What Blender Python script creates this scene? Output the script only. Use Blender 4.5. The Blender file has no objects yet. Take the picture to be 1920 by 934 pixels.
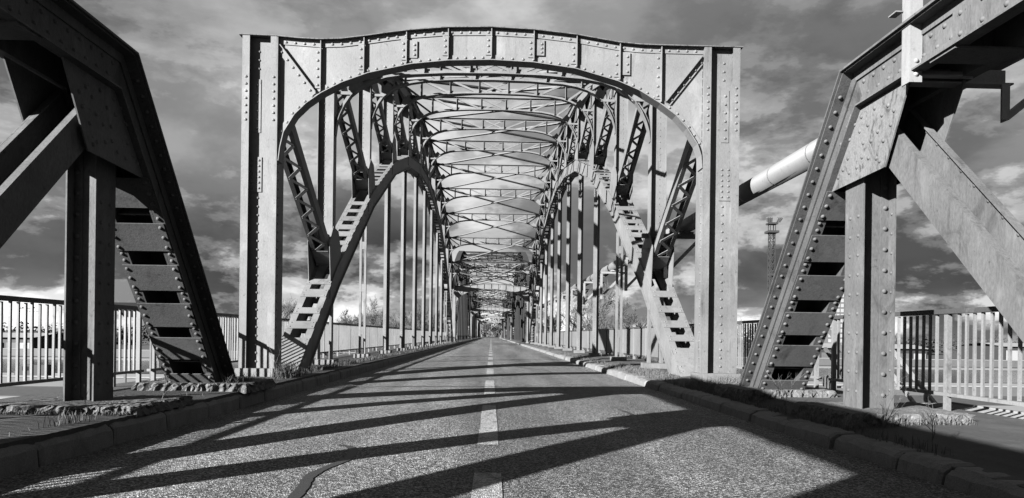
import bpy, math, random
from mathutils import Vector, Matrix, Quaternion
random.seed(7)
scn = bpy.context.scene
C = scn.collection
R = math.radians

# ------------------------------------------------------------------ camera
YAW, ROLL = R(1.75), R(0.73)
fw = Vector((math.sin(YAW), math.cos(YAW), 0)); r0 = Vector((math.cos(YAW), -math.sin(YAW), 0)); u0 = Vector((0, 0, 1))
rt = r0*math.cos(ROLL) + u0*math.sin(ROLL); up = -r0*math.sin(ROLL) + u0*math.cos(ROLL)
cd = bpy.data.cameras.new('camera'); cam = bpy.data.objects.new('camera', cd); C.objects.link(cam)
mw = Matrix((rt, up, -fw)).transposed().to_4x4(); mw.translation = (0, 0, 0.82)
cam.matrix_world = mw
cd.sensor_fit = 'HORIZONTAL'; cd.sensor_width = 36; cd.lens = 24
cd.shift_y = 0.0846; cd.clip_start = 0.05; cd.clip_end = 6000
scn.camera = cam

# ------------------------------------------------------------------ light, sky, exposure
SUN_AZ, SUN_EL = R(49.5), R(20.1)       # sun behind the camera, to its left
to_sun = Vector((-math.sin(SUN_AZ)*math.cos(SUN_EL), -math.cos(SUN_AZ)*math.cos(SUN_EL), math.sin(SUN_EL)))
sd = bpy.data.lights.new('sun', 'SUN'); sd.energy = 5.0; sd.angle = R(0.5); sd.color = (1, 1, 1)
sun = bpy.data.objects.new('sun', sd); C.objects.link(sun)
sun.rotation_euler = to_sun.to_track_quat('Z', 'Y').to_euler()
scn.view_settings.view_transform = 'Standard'; scn.view_settings.look = 'None'
scn.view_settings.gamma = 1.0; scn.view_settings.use_curve_mapping = False
scn.view_settings.exposure = 3.05

world = bpy.data.worlds.new('World'); scn.world = world; world.use_nodes = True
def build_world():
    nt = world.node_tree; nt.nodes.clear(); N = nt.nodes.new; L = nt.links.new
    out = N('ShaderNodeOutputWorld'); bg = N('ShaderNodeBackground'); bg.inputs[1].default_value = 0.05
    sky = N('ShaderNodeTexSky'); sky.sky_type = 'NISHITA'; sky.sun_disc = False
    sky.sun_elevation = SUN_EL; sky.sun_rotation = math.atan2(to_sun.x, to_sun.y)
    bw = N('ShaderNodeRGBToBW'); L(sky.outputs[0], bw.inputs[0])
    tc = N('ShaderNodeTexCoord'); sep = N('ShaderNodeSeparateXYZ'); L(tc.outputs['Generated'], sep.inputs[0])
    def M(op, a, b=None, c=None, clamp=False):
        n = N('ShaderNodeMath'); n.operation = op; n.use_clamp = clamp
        for i, q in enumerate((a, b, c)):
            if q is None: continue
            if isinstance(q, (int, float)): n.inputs[i].default_value = q
            else: L(q, n.inputs[i])
        return n.outputs[0]
    zc = M('MAXIMUM', sep.outputs[2], 0.0)
    den = M('ADD', zc, 0.30)
    px = M('DIVIDE', sep.outputs[0], den); py = M('DIVIDE', sep.outputs[1], den)
    cmb = N('ShaderNodeCombineXYZ'); L(px, cmb.inputs[0]); L(py, cmb.inputs[1])
    def noise(scale, detail, rough, off, dist=0.0, sx=1.0, sy=1.0):
        mp = N('ShaderNodeMapping'); mp.inputs['Location'].default_value = off; mp.inputs['Scale'].default_value = (sx, sy, 1)
        L(cmb.outputs[0], mp.inputs[0])
        n = N('ShaderNodeTexNoise'); n.inputs['Scale'].default_value = scale; n.inputs['Detail'].default_value = detail
        n.inputs['Roughness'].default_value = rough; n.inputs['Distortion'].default_value = dist
        L(mp.outputs[0], n.inputs['Vector']); return n.outputs[0]
    def ramp(v, pts):
        r = N('ShaderNodeValToRGB'); e = r.color_ramp.elements; r.color_ramp.interpolation = 'B_SPLINE'
        while len(e) > 1: e.remove(e[-1])
        r.color_ramp.interpolation = 'EASE'; e[0].position = pts[0][0]; e[0].color = (pts[0][1],)*3 + (1,)
        for p, q in pts[1:]:
            k = e.new(p); k.color = (q, q, q, 1)
        L(v, r.inputs[0]); return r.outputs[0]
    big = noise(0.6, 2, 0.45, SKY_A)
    m3 = N('ShaderNodeMapping'); m3.inputs['Scale'].default_value = (2.0, 2.0, 4.2); m3.inputs['Location'].default_value = SKY_B; L(tc.outputs['Generated'], m3.inputs[0])
    mn = N('ShaderNodeTexNoise'); mn.inputs['Scale'].default_value = 1.35; mn.inputs['Detail'].default_value = 13; mn.inputs['Roughness'].default_value = 0.56; mn.inputs['Distortion'].default_value = 0.12; L(m3.outputs[0], mn.inputs['Vector'])
    mid = mn.outputs[0]
    shape = M('ADD', M('MULTIPLY', big, 0.45), M('MULTIPLY', mid, 0.55))
    veil = ramp(shape, [(0.36, 0.42), (0.44, 0.56), (0.51, 0.80), (0.58, 1.06), (0.66, 1.28)])
    # the deck is thin overhead, thick and dark towards the horizon, with sunlit cumulus standing under it
    deck = ramp(zc, [(0.0, 0.44), (0.04, 0.36), (0.08, 0.27), (0.13, 0.28), (0.17, 0.36), (0.24, 0.43), (0.34, 0.47), (0.45, 0.52), (1.0, 0.52)])
    mp = N('ShaderNodeMapping'); mp.inputs['Scale'].default_value = (3.4, 3.4, 8.0); mp.inputs['Location'].default_value = SKY_C; L(tc.outputs['Generated'], mp.inputs[0])
    cn = N('ShaderNodeTexNoise'); cn.inputs['Scale'].default_value = 1.5; cn.inputs['Detail'].default_value = 12; cn.inputs['Roughness'].default_value = 0.61; cn.inputs['Distortion'].default_value = 0.1; L(mp.outputs[0], cn.inputs['Vector'])
    puff = M('MULTIPLY', ramp(cn.outputs[0], [(0.46, 0.0), (0.505, 0.22), (0.56, 0.70), (0.64, 1.0)]), ramp(zc, [(0.0, 0.9), (0.06, 0.75), (0.15, 0.5), (0.25, 0.42), (0.36, 0.2), (0.5, 0.1)]))
    cl = M('ADD', M('MULTIPLY', veil, deck), M('MULTIPLY', puff, 0.80))
    # cloud deck lit by the sky behind it: grey veil of the Nishita light, brighter where the deck is thin
    lum = M('MULTIPLY', M('MINIMUM', bw.outputs[0], 9.0), 0.20)
    base = M('ADD', M('MULTIPLY', lum, 0.35), 0.9)
    v = M('MULTIPLY', M('MULTIPLY', M('POWER', cl, 1.5), 1.36), base)
    col = N('ShaderNodeCombineColor'); L(v, col.inputs[0]); L(v, col.inputs[1]); L(v, col.inputs[2])
    mul = N('ShaderNodeMix'); mul.data_type = 'RGBA'; mul.blend_type = 'MULTIPLY'; mul.inputs[0].default_value = 1.0
    L(col.outputs[0], mul.inputs[6]); mul.inputs[7].default_value = (SKY, SKY, SKY, 1)
    L(mul.outputs[2], bg.inputs[0]); L(bg.outputs[0], out.inputs[0])
SKY = 2.0
SKY_A, SKY_B, SKY_C = (18.112793523490414, 13.725083140534052, 0), (15.330185127252884, 18.092324756265473, 0), (5.1965489497795385, 12.714517392119784, 4.524728473332394)
build_world()

# ------------------------------------------------------------------ materials (all neutral greys)
MATS = {}
K = 0.40          # the photograph is a hard black-and-white print: base colours scaled below their real values, so shaded sides turn near black
def mat(name, base, rough=0.6, dark=None, dark_amt=0.0, light=None, light_amt=0.0, scale=3.0, fine=40.0, fine_amt=0.08, bump=0.0, bump_scale=60.0, spec=0.2, metal=0.0, stretch=(1, 1, 1), cover=0.55, vor=None, streak=0.0, track=0.0, warp=0.8):
    base *= K; dark = None if dark is None else dark*K; light = None if light is None else light*K
    if vor: vor = (vor[0], vor[1]*K, vor[2]*K, vor[3])
    m = bpy.data.materials.new(name); m.use_nodes = True; nt = m.node_tree; N = nt.nodes.new; L = nt.links.new
    b = nt.nodes['Principled BSDF']; b.inputs['Roughness'].default_value = rough; b.inputs['Specular IOR Level'].default_value = spec; b.inputs['Metallic'].default_value = metal
    geo = N('ShaderNodeNewGeometry'); mp = N('ShaderNodeMapping'); mp.inputs['Scale'].default_value = stretch; L(geo.outputs['Position'], mp.inputs[0])
    def noise(s, d=5, r=0.6, off=0.0, dist=0.0):
        n = N('ShaderNodeTexNoise'); n.inputs['Scale'].default_value = s; n.inputs['Detail'].default_value = d; n.inputs['Roughness'].default_value = r; n.inputs['Distortion'].default_value = dist
        L(mp.outputs[0], n.inputs['Vector']); return n.outputs[0]
    def mixc(fac, a, bcol):
        x = N('ShaderNodeMix'); x.data_type = 'RGBA'
        L(fac, x.inputs[0])
        for i, q in ((6, a), (7, bcol)):
            if isinstance(q, float): x.inputs[i].default_value = (q, q, q, 1)
            else: L(q, x.inputs[i])
        return x.outputs[2]
    def rng(v, lo, hi, to_lo, to_hi):
        n = N('ShaderNodeMapRange'); n.inputs['From Min'].default_value = lo; n.inputs['From Max'].default_value = hi; n.inputs['To Min'].default_value = to_lo; n.inputs['To Max'].default_value = to_hi
        L(v, n.inputs['Value']); return n.outputs[0]
    col = float(base)
    f1 = noise(fine, 3, 0.6)
    col = mixc(rng(f1, 0.3, 0.7, 0, 1), base*(1-fine_amt), base*(1+fine_amt))
    if vor:
        vn = N('ShaderNodeTexVoronoi'); vn.inputs['Scale'].default_value = vor[0]; L(mp.outputs[0], vn.inputs['Vector'])
        sp = N('ShaderNodeSeparateColor'); L(vn.outputs['Color'], sp.inputs[0])
        pw = N('ShaderNodeMath'); pw.operation = 'POWER'; L(sp.outputs[0], pw.inputs[0]); pw.inputs[1].default_value = vor[3]
        col = mixc(rng(pw.outputs[0], 0, 1, 0, 1), vor[1], vor[2])
        big = noise(0.7, 4, 0.6)
        x = N('ShaderNodeMix'); x.data_type = 'RGBA'; x.blend_type = 'MULTIPLY'; x.inputs[0].default_value = 1
        L(col, x.inputs[6]); g = rng(big, 0.3, 0.7, 0.85, 1.15); cc = N('ShaderNodeCombineColor')
        for i in range(3): L(g, cc.inputs[i])
        L(cc.outputs[0], x.inputs[7]); col = x.outputs[2]
    if dark is not None:
        d1 = noise(scale, 7, 0.65, dist=warp); col = mixc(rng(d1, cover, cover+0.13, 0, dark_amt), col, float(dark))
    if light is not None:
        d2 = noise(scale*1.7, 6, 0.6, dist=0.4); col = mixc(rng(d2, 0.56, 0.68, 0, light_amt), col, float(light))
    def mulc(c, v):
        x = N('ShaderNodeMix'); x.data_type = 'RGBA'; x.blend_type = 'MULTIPLY'; x.inputs[0].default_value = 1
        cc = N('ShaderNodeCombineColor')
        for i in range(3): L(v, cc.inputs[i])
        L(c, x.inputs[6]); L(cc.outputs[0], x.inputs[7]); return x.outputs[2]
    def anis(sx, sy, sz, sc_, det, rg_):
        m2 = N('ShaderNodeMapping'); m2.inputs['Scale'].default_value = (sx, sy, sz); L(geo.outputs['Position'], m2.inputs[0])
        n = N('ShaderNodeTexNoise'); n.inputs['Scale'].default_value = sc_; n.inputs['Detail'].default_value = det; n.inputs['Roughness'].default_value = rg_; L(m2.outputs[0], n.inputs['Vector']); return n.outputs[0]
    if streak:
        col = mulc(col, rng(anis(4.2, 4.2, 0.55, 1.7, 8, 0.68), 0.57, 0.72, 1.0, 1.0-streak*0.8))      # rain and rust runs
        col = mulc(col, rng(anis(1, 1, 1, 0.9, 5, 0.6), 0.35, 0.65, 1.0-streak*0.35, 1.0+streak*0.25))   # uneven repainting
        col = mulc(col, rng(anis(1, 1, 1, 13, 8, 0.72), 0.60, 0.68, 1.0, 1.0-streak*0.9))     # flaked spots
    if track:
        col = mulc(col, rng(anis(1.1, 0.05, 1, 1.0, 5, 0.6), 0.38, 0.62, 1.0-track, 1.0+track*0.6))
        col = mulc(col, rng(anis(1, 0.5, 1, 0.9, 7, 0.65), 0.56, 0.68, 1.0, 1.0-track*1.2))
        col = mulc(col, rng(anis(1, 1, 1, 5, 6, 0.65), 0.30, 0.70, 0.85, 1.15))
    L(col, b.inputs['Base Color'])
    if bump:
        bn = N('ShaderNodeBump'); bn.inputs['Strength'].default_value = bump; bn.inputs['Distance'].default_value = 0.01
        if vor:
            L(vn.outputs['Distance'], bn.inputs['Height'])
        else:
            L(noise(bump_scale, 4, 0.65), bn.inputs['Height'])
        L(bn.outputs[0], b.inputs['Normal'])
    MATS[name] = m
    return m
mat('near_steel', 0.105, 0.62, dark=0.035, dark_amt=0.75, light=0.16, light_amt=0.6, scale=2.6, fine=55, fine_amt=0.16, bump=0.25, bump_scale=45, stretch=(1, 1, 0.45), cover=0.56, streak=0.50, spec=0.05)
mat('end_post_steel', 0.08, 0.62, dark=0.03, dark_amt=0.75, light=0.11, light_amt=0.5, scale=2.4, fine=55, fine_amt=0.18, bump=0.25, bump_scale=45, cover=0.56, streak=0.5, spec=0.05)
mat('brace_steel', 0.095, 0.65, dark=0.04, dark_amt=0.6, scale=2, fine=40, fine_amt=0.15, cover=0.55, streak=0.4)
mat('portal_steel', 0.170, 0.6, dark=0.10, dark_amt=0.45, light=0.29, light_amt=0.4, scale=2.0, fine=60, fine_amt=0.10, bump=0.15, bump_scale=50, stretch=(1, 1, 0.5), cover=0.60, streak=0.42)
mat('column_steel', 0.145, 0.62, dark=0.09, dark_amt=0.5, light=0.25, light_amt=0.4, scale=2.2, fine=60, fine_amt=0.12, bump=0.15, bump_scale=50, stretch=(1, 1, 0.4), cover=0.58, streak=0.6)
mat('flange_steel', 0.12, 0.75, dark=0.04, dark_amt=0.8, scale=14, fine=60, fine_amt=0.3, bump=0.5, bump_scale=60, cover=0.48, streak=0.40)
mat('scuffed_steel', 0.14, 0.6, dark=0.03, dark_amt=0.75, scale=3.4, fine=50, fine_amt=0.2, bump=0.3, bump_scale=40, stretch=(1, 1.3, 0.9), cover=0.515, streak=0.4, spec=0.05, warp=2.6)
mat('span_steel', 0.155, 0.62, dark=0.06, dark_amt=0.6, light=0.22, light_amt=0.5, scale=1.8, fine=50, fine_amt=0.12, bump=0.2, bump_scale=40, stretch=(1, 1, 0.5), cover=0.57, streak=0.45)
mat('far_steel', 0.022, 0.7, dark=0.05, dark_amt=0.6, scale=1.2, fine=20, fine_amt=0.1)  # darker copy of span_steel; the far spans' shade is put into its colour
mat('white_paint', 0.22, 0.5, dark=0.15, dark_amt=0.5, scale=3, fine=50, fine_amt=0.08, cover=0.62, streak=0.35)
mat('pipe_metal', 0.135, 0.42, dark=0.16, dark_amt=0.5, scale=1.3, fine=40, fine_amt=0.06, spec=0.5, cover=0.6, streak=0.30)
mat('rail_steel', 0.17, 0.55, dark=0.06, dark_amt=0.7, scale=4, fine=60, fine_amt=0.15, cover=0.58, streak=0.40)
mat('rail_top', 0.05, 0.55, light=0.16, light_amt=0.35, scale=2, fine=60, fine_amt=0.15)
mat('board', 0.125, 0.75, dark=0.055, dark_amt=0.6, light=0.15, light_amt=0.5, scale=2.5, fine=30, fine_amt=0.2, stretch=(3, 3, 0.5), cover=0.56, streak=0.35)
mat('asphalt', 0.09, 0.85, vor=(88, 0.011, 0.42, 2.6), dark=0.05, dark_amt=0.25, scale=0.5, bump=0.9, spec=0.25, cover=0.52, track=0.38)
mat('marking', 0.2, 0.75, vor=(92, 0.10, 0.50, 1.0), dark=0.05, dark_amt=0.95, scale=11, bump=0.7, cover=0.535)
mat('tar', 0.03, 0.6, fine=60, fine_amt=0.2, bump=0.2)
mat('footway_asphalt', 0.055, 0.9, dark=0.03, dark_amt=0.5, light=0.10, light_amt=0.4, scale=1.1, fine=130, fine_amt=0.45, bump=0.6, bump_scale=120, track=0.3)
mat('granite', 0.16, 0.8, dark=0.07, dark_amt=0.5, light=0.21, light_amt=0.4, scale=3, fine=90, fine_amt=0.3, bump=0.5, bump_scale=60, streak=0.30)
mat('concrete', 0.10, 0.9, dark=0.03, dark_amt=0.85, light=0.20, light_amt=0.7, scale=16, fine=90, fine_amt=0.4, bump=1.0, bump_scale=40, cover=0.5)
mat('quay_concrete', 0.23, 0.9, dark=0.22, dark_amt=0.6, scale=0.15, fine=2, fine_amt=0.1)
mat('ground_soil', 0.042, 0.95, dark=0.035, dark_amt=0.8, light=0.12, light_amt=0.5, scale=0.08, fine=1.5, fine_amt=0.3)
mat('water', 0.02, 0.12, fine=1, fine_amt=0.1, bump=0.3, bump_scale=1.2, spec=0.5)
mat('dry_grass', 0.10, 0.9, dark=0.05, dark_amt=0.6, scale=6, fine=30, fine_amt=0.4)
mat('bark', 0.075, 0.95, fine=6, fine_amt=0.3)
mat('dark_grey', 0.03, 0.7, fine=20, fine_amt=0.2)
mat('mid_grey', 0.09, 0.7, dark=0.05, dark_amt=0.5, scale=1, fine=20, fine_amt=0.15)
mat('pale_wall', 0.26, 0.8, dark=0.17, dark_amt=0.5, scale=0.4, fine=4, fine_amt=0.08)
mat('window_glass', 0.02, 0.15, fine=3, fine_amt=0.2, spec=0.6)

# ------------------------------------------------------------------ geometry helpers
class G:
    def __init__(s): s.v = []; s.f = []
    def add(s, vs, fs):
        o = len(s.v); s.v += [tuple(p) for p in vs]; s.f += [tuple(o+i for i in q) for q in fs]; return s
    def hexa(s, q):          # 8 corners: 0-3 one end, 4-7 the other, same order
        return s.add(q, [(3, 2, 1, 0), (4, 5, 6, 7), (0, 1, 5, 4), (1, 2, 6, 5), (2, 3, 7, 6), (3, 0, 4, 7)])
    def box(s, x0, x1, y0, y1, z0, z1):
        return s.hexa([(x0, y0, z0), (x1, y0, z0), (x1, y1, z0), (x0, y1, z0), (x0, y0, z1), (x1, y0, z1), (x1, y1, z1), (x0, y1, z1)])
    def bar(s, p0, p1, w, h, upv=(0, 0, 1)):
        p0, p1 = Vector(p0), Vector(p1); t = (p1-p0).normalized(); u = Vector(upv); u = u - t*u.dot(t)
        if u.length < 1e-4: u = Vector((1, 0, 0)) - t*t.x
        u.normalize(); d = t.cross(u)
        a, b = d*(w/2), u*(h/2)
        return s.hexa([p0-a-b, p0+a-b, p0+a+b, p0-a+b, p1-a-b, p1+a-b, p1+a+b, p1-a+b])
    def sweep(s, X, path, s0, s1, a0, a1, lo=0, hi=None):    # path of (y, z); slab s0..s1 across (x), a0..a1 along the left normal, mitred
        n = len(path); P = [Vector(p) for p in path]; off = []
        for i in range(n):
            ts = []
            if i > 0: ts.append((P[i]-P[i-1]).normalized())
            if i < n-1: ts.append((P[i+1]-P[i]).normalized())
            ns = [Vector((-t.y, t.x)) for t in ts]
            m = sum(ns, Vector((0, 0))); m.normalize(); off.append(m/ max(0.3, m.dot(ns[0])))
        rings = []; hi = n-1 if hi is None else hi; ids = list(range(lo, hi+1)); n = len(ids)
        for i in ids:
            q0 = P[i]+off[i]*a0; q1 = P[i]+off[i]*a1
            rings.append([(X+s0, q0.x, q0.y), (X+s1, q0.x, q0.y), (X+s1, q1.x, q1.y), (X+s0, q1.x, q1.y)])
        vs = [p for r in rings for p in r]; fs = [(3, 2, 1, 0), tuple(4*(n-1)+k for k in range(4))]
        for i in range(n-1):
            for k in range(4):
                fs.append((4*i+k, 4*i+(k+1) % 4, 4*i+4+(k+1) % 4, 4*i+4+k))
        return s.add(vs, fs)
    def plate(s, X0, X1, poly):               # polygon of (y, z) extruded from x = X0 to X1
        n = len(poly); vs = [(X0, y, z) for y, z in poly]+[(X1, y, z) for y, z in poly]
        return s.add(vs, [tuple(range(n-1, -1, -1)), tuple(range(n, 2*n))]+[(i, (i+1) % n, n+(i+1) % n, n+i) for i in range(n)])
    def plate_y(s, Y0, Y1, poly):             # polygon of (x, z) extruded along y
        n = len(poly); vs = [(x, Y0, z) for x, z in poly]+[(x, Y1, z) for x, z in poly]
        return s.add(vs, [tuple(range(n)), tuple(range(2*n-1, n-1, -1))]+[(i, n+i, n+(i+1) % n, (i+1) % n) for i in range(n)])
    def tube(s, pts, rad, seg=8, caps=True):
        n = len(pts); P = [Vector(p) for p in pts]; rr = rad if isinstance(rad, (list, tuple)) else [rad]*n; vs = []
        for i in range(n):
            t = (P[min(i+1, n-1)]-P[max(i-1, 0)]).normalized(); a = Vector((0, 0, 1)) if abs(t.z) < 0.9 else Vector((1, 0, 0))
            u = t.cross(a).normalized(); w = t.cross(u)
            for k in range(seg):
                an = 2*math.pi*k/seg; vs.append(P[i]+(u*math.cos(an)+w*math.sin(an))*rr[i])
        fs = [(i*seg+k, i*seg+(k+1) % seg, (i+1)*seg+(k+1) % seg, (i+1)*seg+k) for i in range(n-1) for k in range(seg)]
        if caps: fs += [tuple(range(seg-1, -1, -1)), tuple((n-1)*seg+k for k in range(seg))]
        return s.add(vs, fs)
    def rivet(s, p, nrm, r=0.022, seg=6):
        p = Vector(p); nrm = Vector(nrm).normalized(); a = Vector((0, 0, 1)) if abs(nrm.z) < 0.9 else Vector((1, 0, 0))
        u = nrm.cross(a).normalized(); w = nrm.cross(u); vs = []
        for rr, hh in ((1.0, 0.0), (0.8, 0.55)):
            for k in range(seg):
                an = 2*math.pi*k/seg; vs.append(p+(u*math.cos(an)+w*math.sin(an))*r*rr+nrm*(r*hh))
        vs.append(p+nrm*r*0.8)
        return s.add(vs, [(k, (k+1) % seg, seg+(k+1) % seg, seg+k) for k in range(seg)]+[(seg+k, seg+(k+1) % seg, 2*seg) for k in range(seg)])
    def merge(s, o): return s.add(o.v, o.f)

WPOS = {}
def mesh_from(name, g, m, ctr, smooth=False):
    me = bpy.data.meshes.new(name); me.from_pydata([(x-ctr[0], y-ctr[1], z-ctr[2]) for x, y, z in g.v], [], g.f)
    import bmesh
    bm = bmesh.new(); bm.from_mesh(me); bmesh.ops.recalc_face_normals(bm, faces=bm.faces); bm.to_mesh(me); bm.free()
    me.materials.append(MATS[m])
    if smooth: me.polygons.foreach_set('use_smooth', [True]*len(me.polygons))
    return me
def obj(name, g, m, parent=None, smooth=False, ctr=None):
    if ctr is None:
        xs, ys, zs = zip(*g.v); ctr = ((min(xs)+max(xs))/2, (min(ys)+max(ys))/2, min(zs))
    o = bpy.data.objects.new(name, mesh_from(name, g, m, ctr, smooth)); C.objects.link(o)
    w = Vector(ctr); WPOS[o] = w
    if parent is not None: o.parent = parent; o.location = w-WPOS[parent]
    else: o.location = w
    return o
def inst(name, me, loc, parent=None, rot=None, scale=None):
    o = bpy.data.objects.new(name, me); C.objects.link(o); w = Vector(loc); WPOS[o] = w
    o.parent = parent; o.location = w-WPOS[parent] if parent is not None else w
    if rot is not None:
        o.rotation_mode = 'QUATERNION'; o.rotation_quaternion = rot
    if scale is not None: o.scale = scale
    return o
def empty(name, loc):
    o = bpy.data.objects.new(name, None); C.objects.link(o); o.location = loc; WPOS[o] = Vector(loc); return o
def tag(o, label, cat=None, group=None, kind=None):
    o['label'] = label
    if cat: o['category'] = cat
    if group: o['group'] = group
    if kind: o['kind'] = kind
    return o
def struct(o, label=None):
    o['kind'] = 'structure'
    if label: o['label'] = label
    return o
def stuff(o): o['kind'] = 'stuff'; return o
_rv = {}
def rivet_mesh(r, m):
    k = (r, m)
    if k not in _rv:
        g = G(); g.rivet((0, 0, 0), (0, 0, 1), r, 10); _rv[k] = mesh_from('rivet', g, m, (0, 0, 0), True)
    return _rv[k]
def rivets_at(pts, nrm, parent, r=0.024, m='near_steel'):
    q = Vector(nrm).to_track_quat('Z', 'Y')
    for p in pts: inst('rivet', rivet_mesh(r, m), p, parent, q)
def along(p0, p1, step, pad=0.0):
    p0, p1 = Vector(p0), Vector(p1); d = (p1-p0).length-2*pad; n = max(1, int(round(d/step))); t = (p1-p0).normalized()
    return [p0+t*(pad+d*i/n) for i in range(n+1)]

# ------------------------------------------------------------------ levels and lines
ROAD_L, ROAD_R = -3.28, 3.10
FOOT_Z = 0.03
NEAR_X = 4.05
FAR_X = 4.25
PORT_X = 4.22
P0, PAN, NP = 12.5, 5.08, 12
def road_z(x): return -0.125-0.05*min(1.15, abs(x)/3.0)**2
def foot_z(x):                       # left footway is level with its kerb, the right one falls to a low kerb
    if x < 0: return FOOT_Z
    t = min(1.0, max(0.0, (x-3.3)/0.9)); return -0.055+(FOOT_Z+0.055)*t*t*(3-2*t)
def yn(n): return P0+PAN*n

# ------------------------------------------------------------------ ground, water, quays
def sheet(x0, x1, y0, y1, z): return G().add([(x0, y0, z), (x1, y0, z), (x1, y1, z), (x0, y1, z)], [(0, 1, 2, 3)])
ground = struct(obj('ground', sheet(-3000, 3000, -600, 4500, -6.5), 'ground_soil'), 'dark flat land spreading beneath and beyond the bridge')
river = struct(obj('river', sheet(-1500, 1500, 118, 172, -6.42), 'water'), 'dark river channel crossing under the bridge')
for k, (y0, y1, z) in enumerate(((64, 76, -6.44), (103, 116, -6.38), (172, 182, -6.38))):
    q = G(); q.box(-1500, 1500, y0, y1, z-0.3, z)
    struct(obj('quay', q, 'quay_concrete'), ['pale concrete yard nearest the bridge railings', 'pale concrete quay on the near river bank', 'pale concrete quay on the far river bank'][k])

# ------------------------------------------------------------------ road deck, footways, kerbs
YB, YE = -14.0, 262.0
g = G(); ny, nx = 70, 14
ys = [YB+(YE-YB)*(i/ny)**1.6 for i in range(ny+1)]; xs = [ROAD_L-0.05+(ROAD_R-ROAD_L+0.1)*j/nx for j in range(nx+1)]
g.add([(x, y, road_z(x)) for y in ys for x in xs], [(i*(nx+1)+j, i*(nx+1)+j+1, (i+1)*(nx+1)+j+1, (i+1)*(nx+1)+j) for i in range(ny) for j in range(nx)])
road = struct(obj('road', g, 'asphalt', ctr=(0, 0, 0)), 'coarse grey asphalt carriageway of the bridge')
g = G(); g.box(-5.45, 5.4, YB, YE, -0.85, -0.29); g.box(-5.2, 5.2, YE, 520, -0.85, -0.16); struct(obj('bridge_deck', g, 'dark_grey'), 'dark deck slab under the road and footways')
def dash(y0, y1):
    g = G(); n = 6; vs = []
    for i in range(n+1):
        y = y0+(y1-y0)*i/n
        for x in (-0.104, -0.014, 0.076): vs.append((x+random.uniform(-.004, .004), y, road_z(x)+0.004))
    g.add(vs, [(3*i+j, 3*i+j+1, 3*i+j+4, 3*i+j+3) for i in range(n) for j in range(2)]); return g
dy = [(1.4, 4.68), (5.88, 9.2)]; y = 10.95
while y < 240: dy.append((y, y+3.3)); y += 5.05
for a, b in dy: obj('lane_mark', dash(a, b), 'marking', road)
def strip(pts, ws):
    g = G(); vs = []
    P = [Vector(p) for p in pts]
    for i, p in enumerate(P):
        t = (P[min(i+1, len(P)-1)]-P[max(0, i-1)]).normalized(); nn = Vector((-t.y, t.x))
        for s_ in (-1, 1):
            q = p+nn*(s_*ws[i]/2); vs.append((q.x, q.y, road_z(q.x)+0.005))
    return g.add(vs, [(2*i, 2*i+1, 2*i+3, 2*i+2) for i in range(len(P)-1)])
def smooth_pts(p, k=5):
    out = []
    for i in range(len(p)-1):
        a, b, c, d = p[max(0, i-1)], p[i], p[i+1], p[min(len(p)-1, i+2)]
        for j in range(k):
            t = j/k
            out.append(tuple(0.5*((2*b[m])+(-a[m]+c[m])*t+(2*a[m]-5*b[m]+4*c[m]-d[m])*t*t+(-a[m]+3*b[m]-3*c[m]+d[m])*t**3) for m in (0, 1)))
    return out+[p[-1]]
TS = 1.155
def sc(p): return [(a*TS, b*TS) for a, b in p]
sp = smooth_pts(sc([(-1.12, 5.08), (-1.01, 4.98), (-0.945, 4.72), (-0.94, 4.45), (-1.0, 4.2), (-1.03, 3.95), (-0.99, 3.65), (-0.97, 3.3), (-1.0, 2.9)]))
obj('tar_seam', strip(sp, [0.02+0.055*min(1, i/6)+random.uniform(-.012, .012) for i in range(len(sp))]), 'tar', road)
sp = smooth_pts(sc([(1.46, 7.8), (1.52, 7.4), (1.50, 7.1), (1.46, 6.8)]))
obj('tar_seam', strip(sp, [0.02+0.05*math.sin(math.pi*i/(len(sp)-1)) for i in range(len(sp))]), 'tar', road)
sp = smooth_pts([(0.75, 21.5), (0.9, 20.2), (1.5, 19.2), (1.6, 18.0)])
obj('tar_seam', strip(sp, [0.05]*len(sp)), 'tar', road)

for yj in (12.55, 26.0, 30.6):
    obj('expansion_joint', G().add([(x, yj+dy_, road_z(x)+0.005) for dy_ in (-0.045, 0.045) for x in (-3.2, -1.6, 0, 1.6, 3.05)], [(i, i+1, i+6, i+5) for i in range(4)]), 'tar', road)

def footway(name, x0, x1, label):
    g = G(); n = 60; m = 14; vs = []
    for i in range(n+1):
        y = YB+(YE-YB)*(i/n)**1.7
        for j in range(m+1):
            x = x0+(x1-x0)*j/m; vs.append((x, y, foot_z(x)+random.uniform(-.006, .006)))
    g.add(vs, [(i*(m+1)+j, i*(m+1)+j+1, (i+1)*(m+1)+j+1, (i+1)*(m+1)+j) for i in range(n) for j in range(m)])
    for xe in (x0, x1): g.add([(xe, YB, foot_z(xe)), (xe, YE, foot_z(xe)), (xe, YE, -0.3), (xe, YB, -0.3)], [(0, 1, 2, 3)])
    return struct(obj(name, g, 'footway_asphalt', ctr=(x0, 0, 0)), label)
footway('pavement_left', -5.55, ROAD_L-0.07, 'worn footway between the left kerb and railing')
footway('pavement_right', ROAD_R+0.12, 5.45, 'worn footway between the right kerb and railing')

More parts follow.
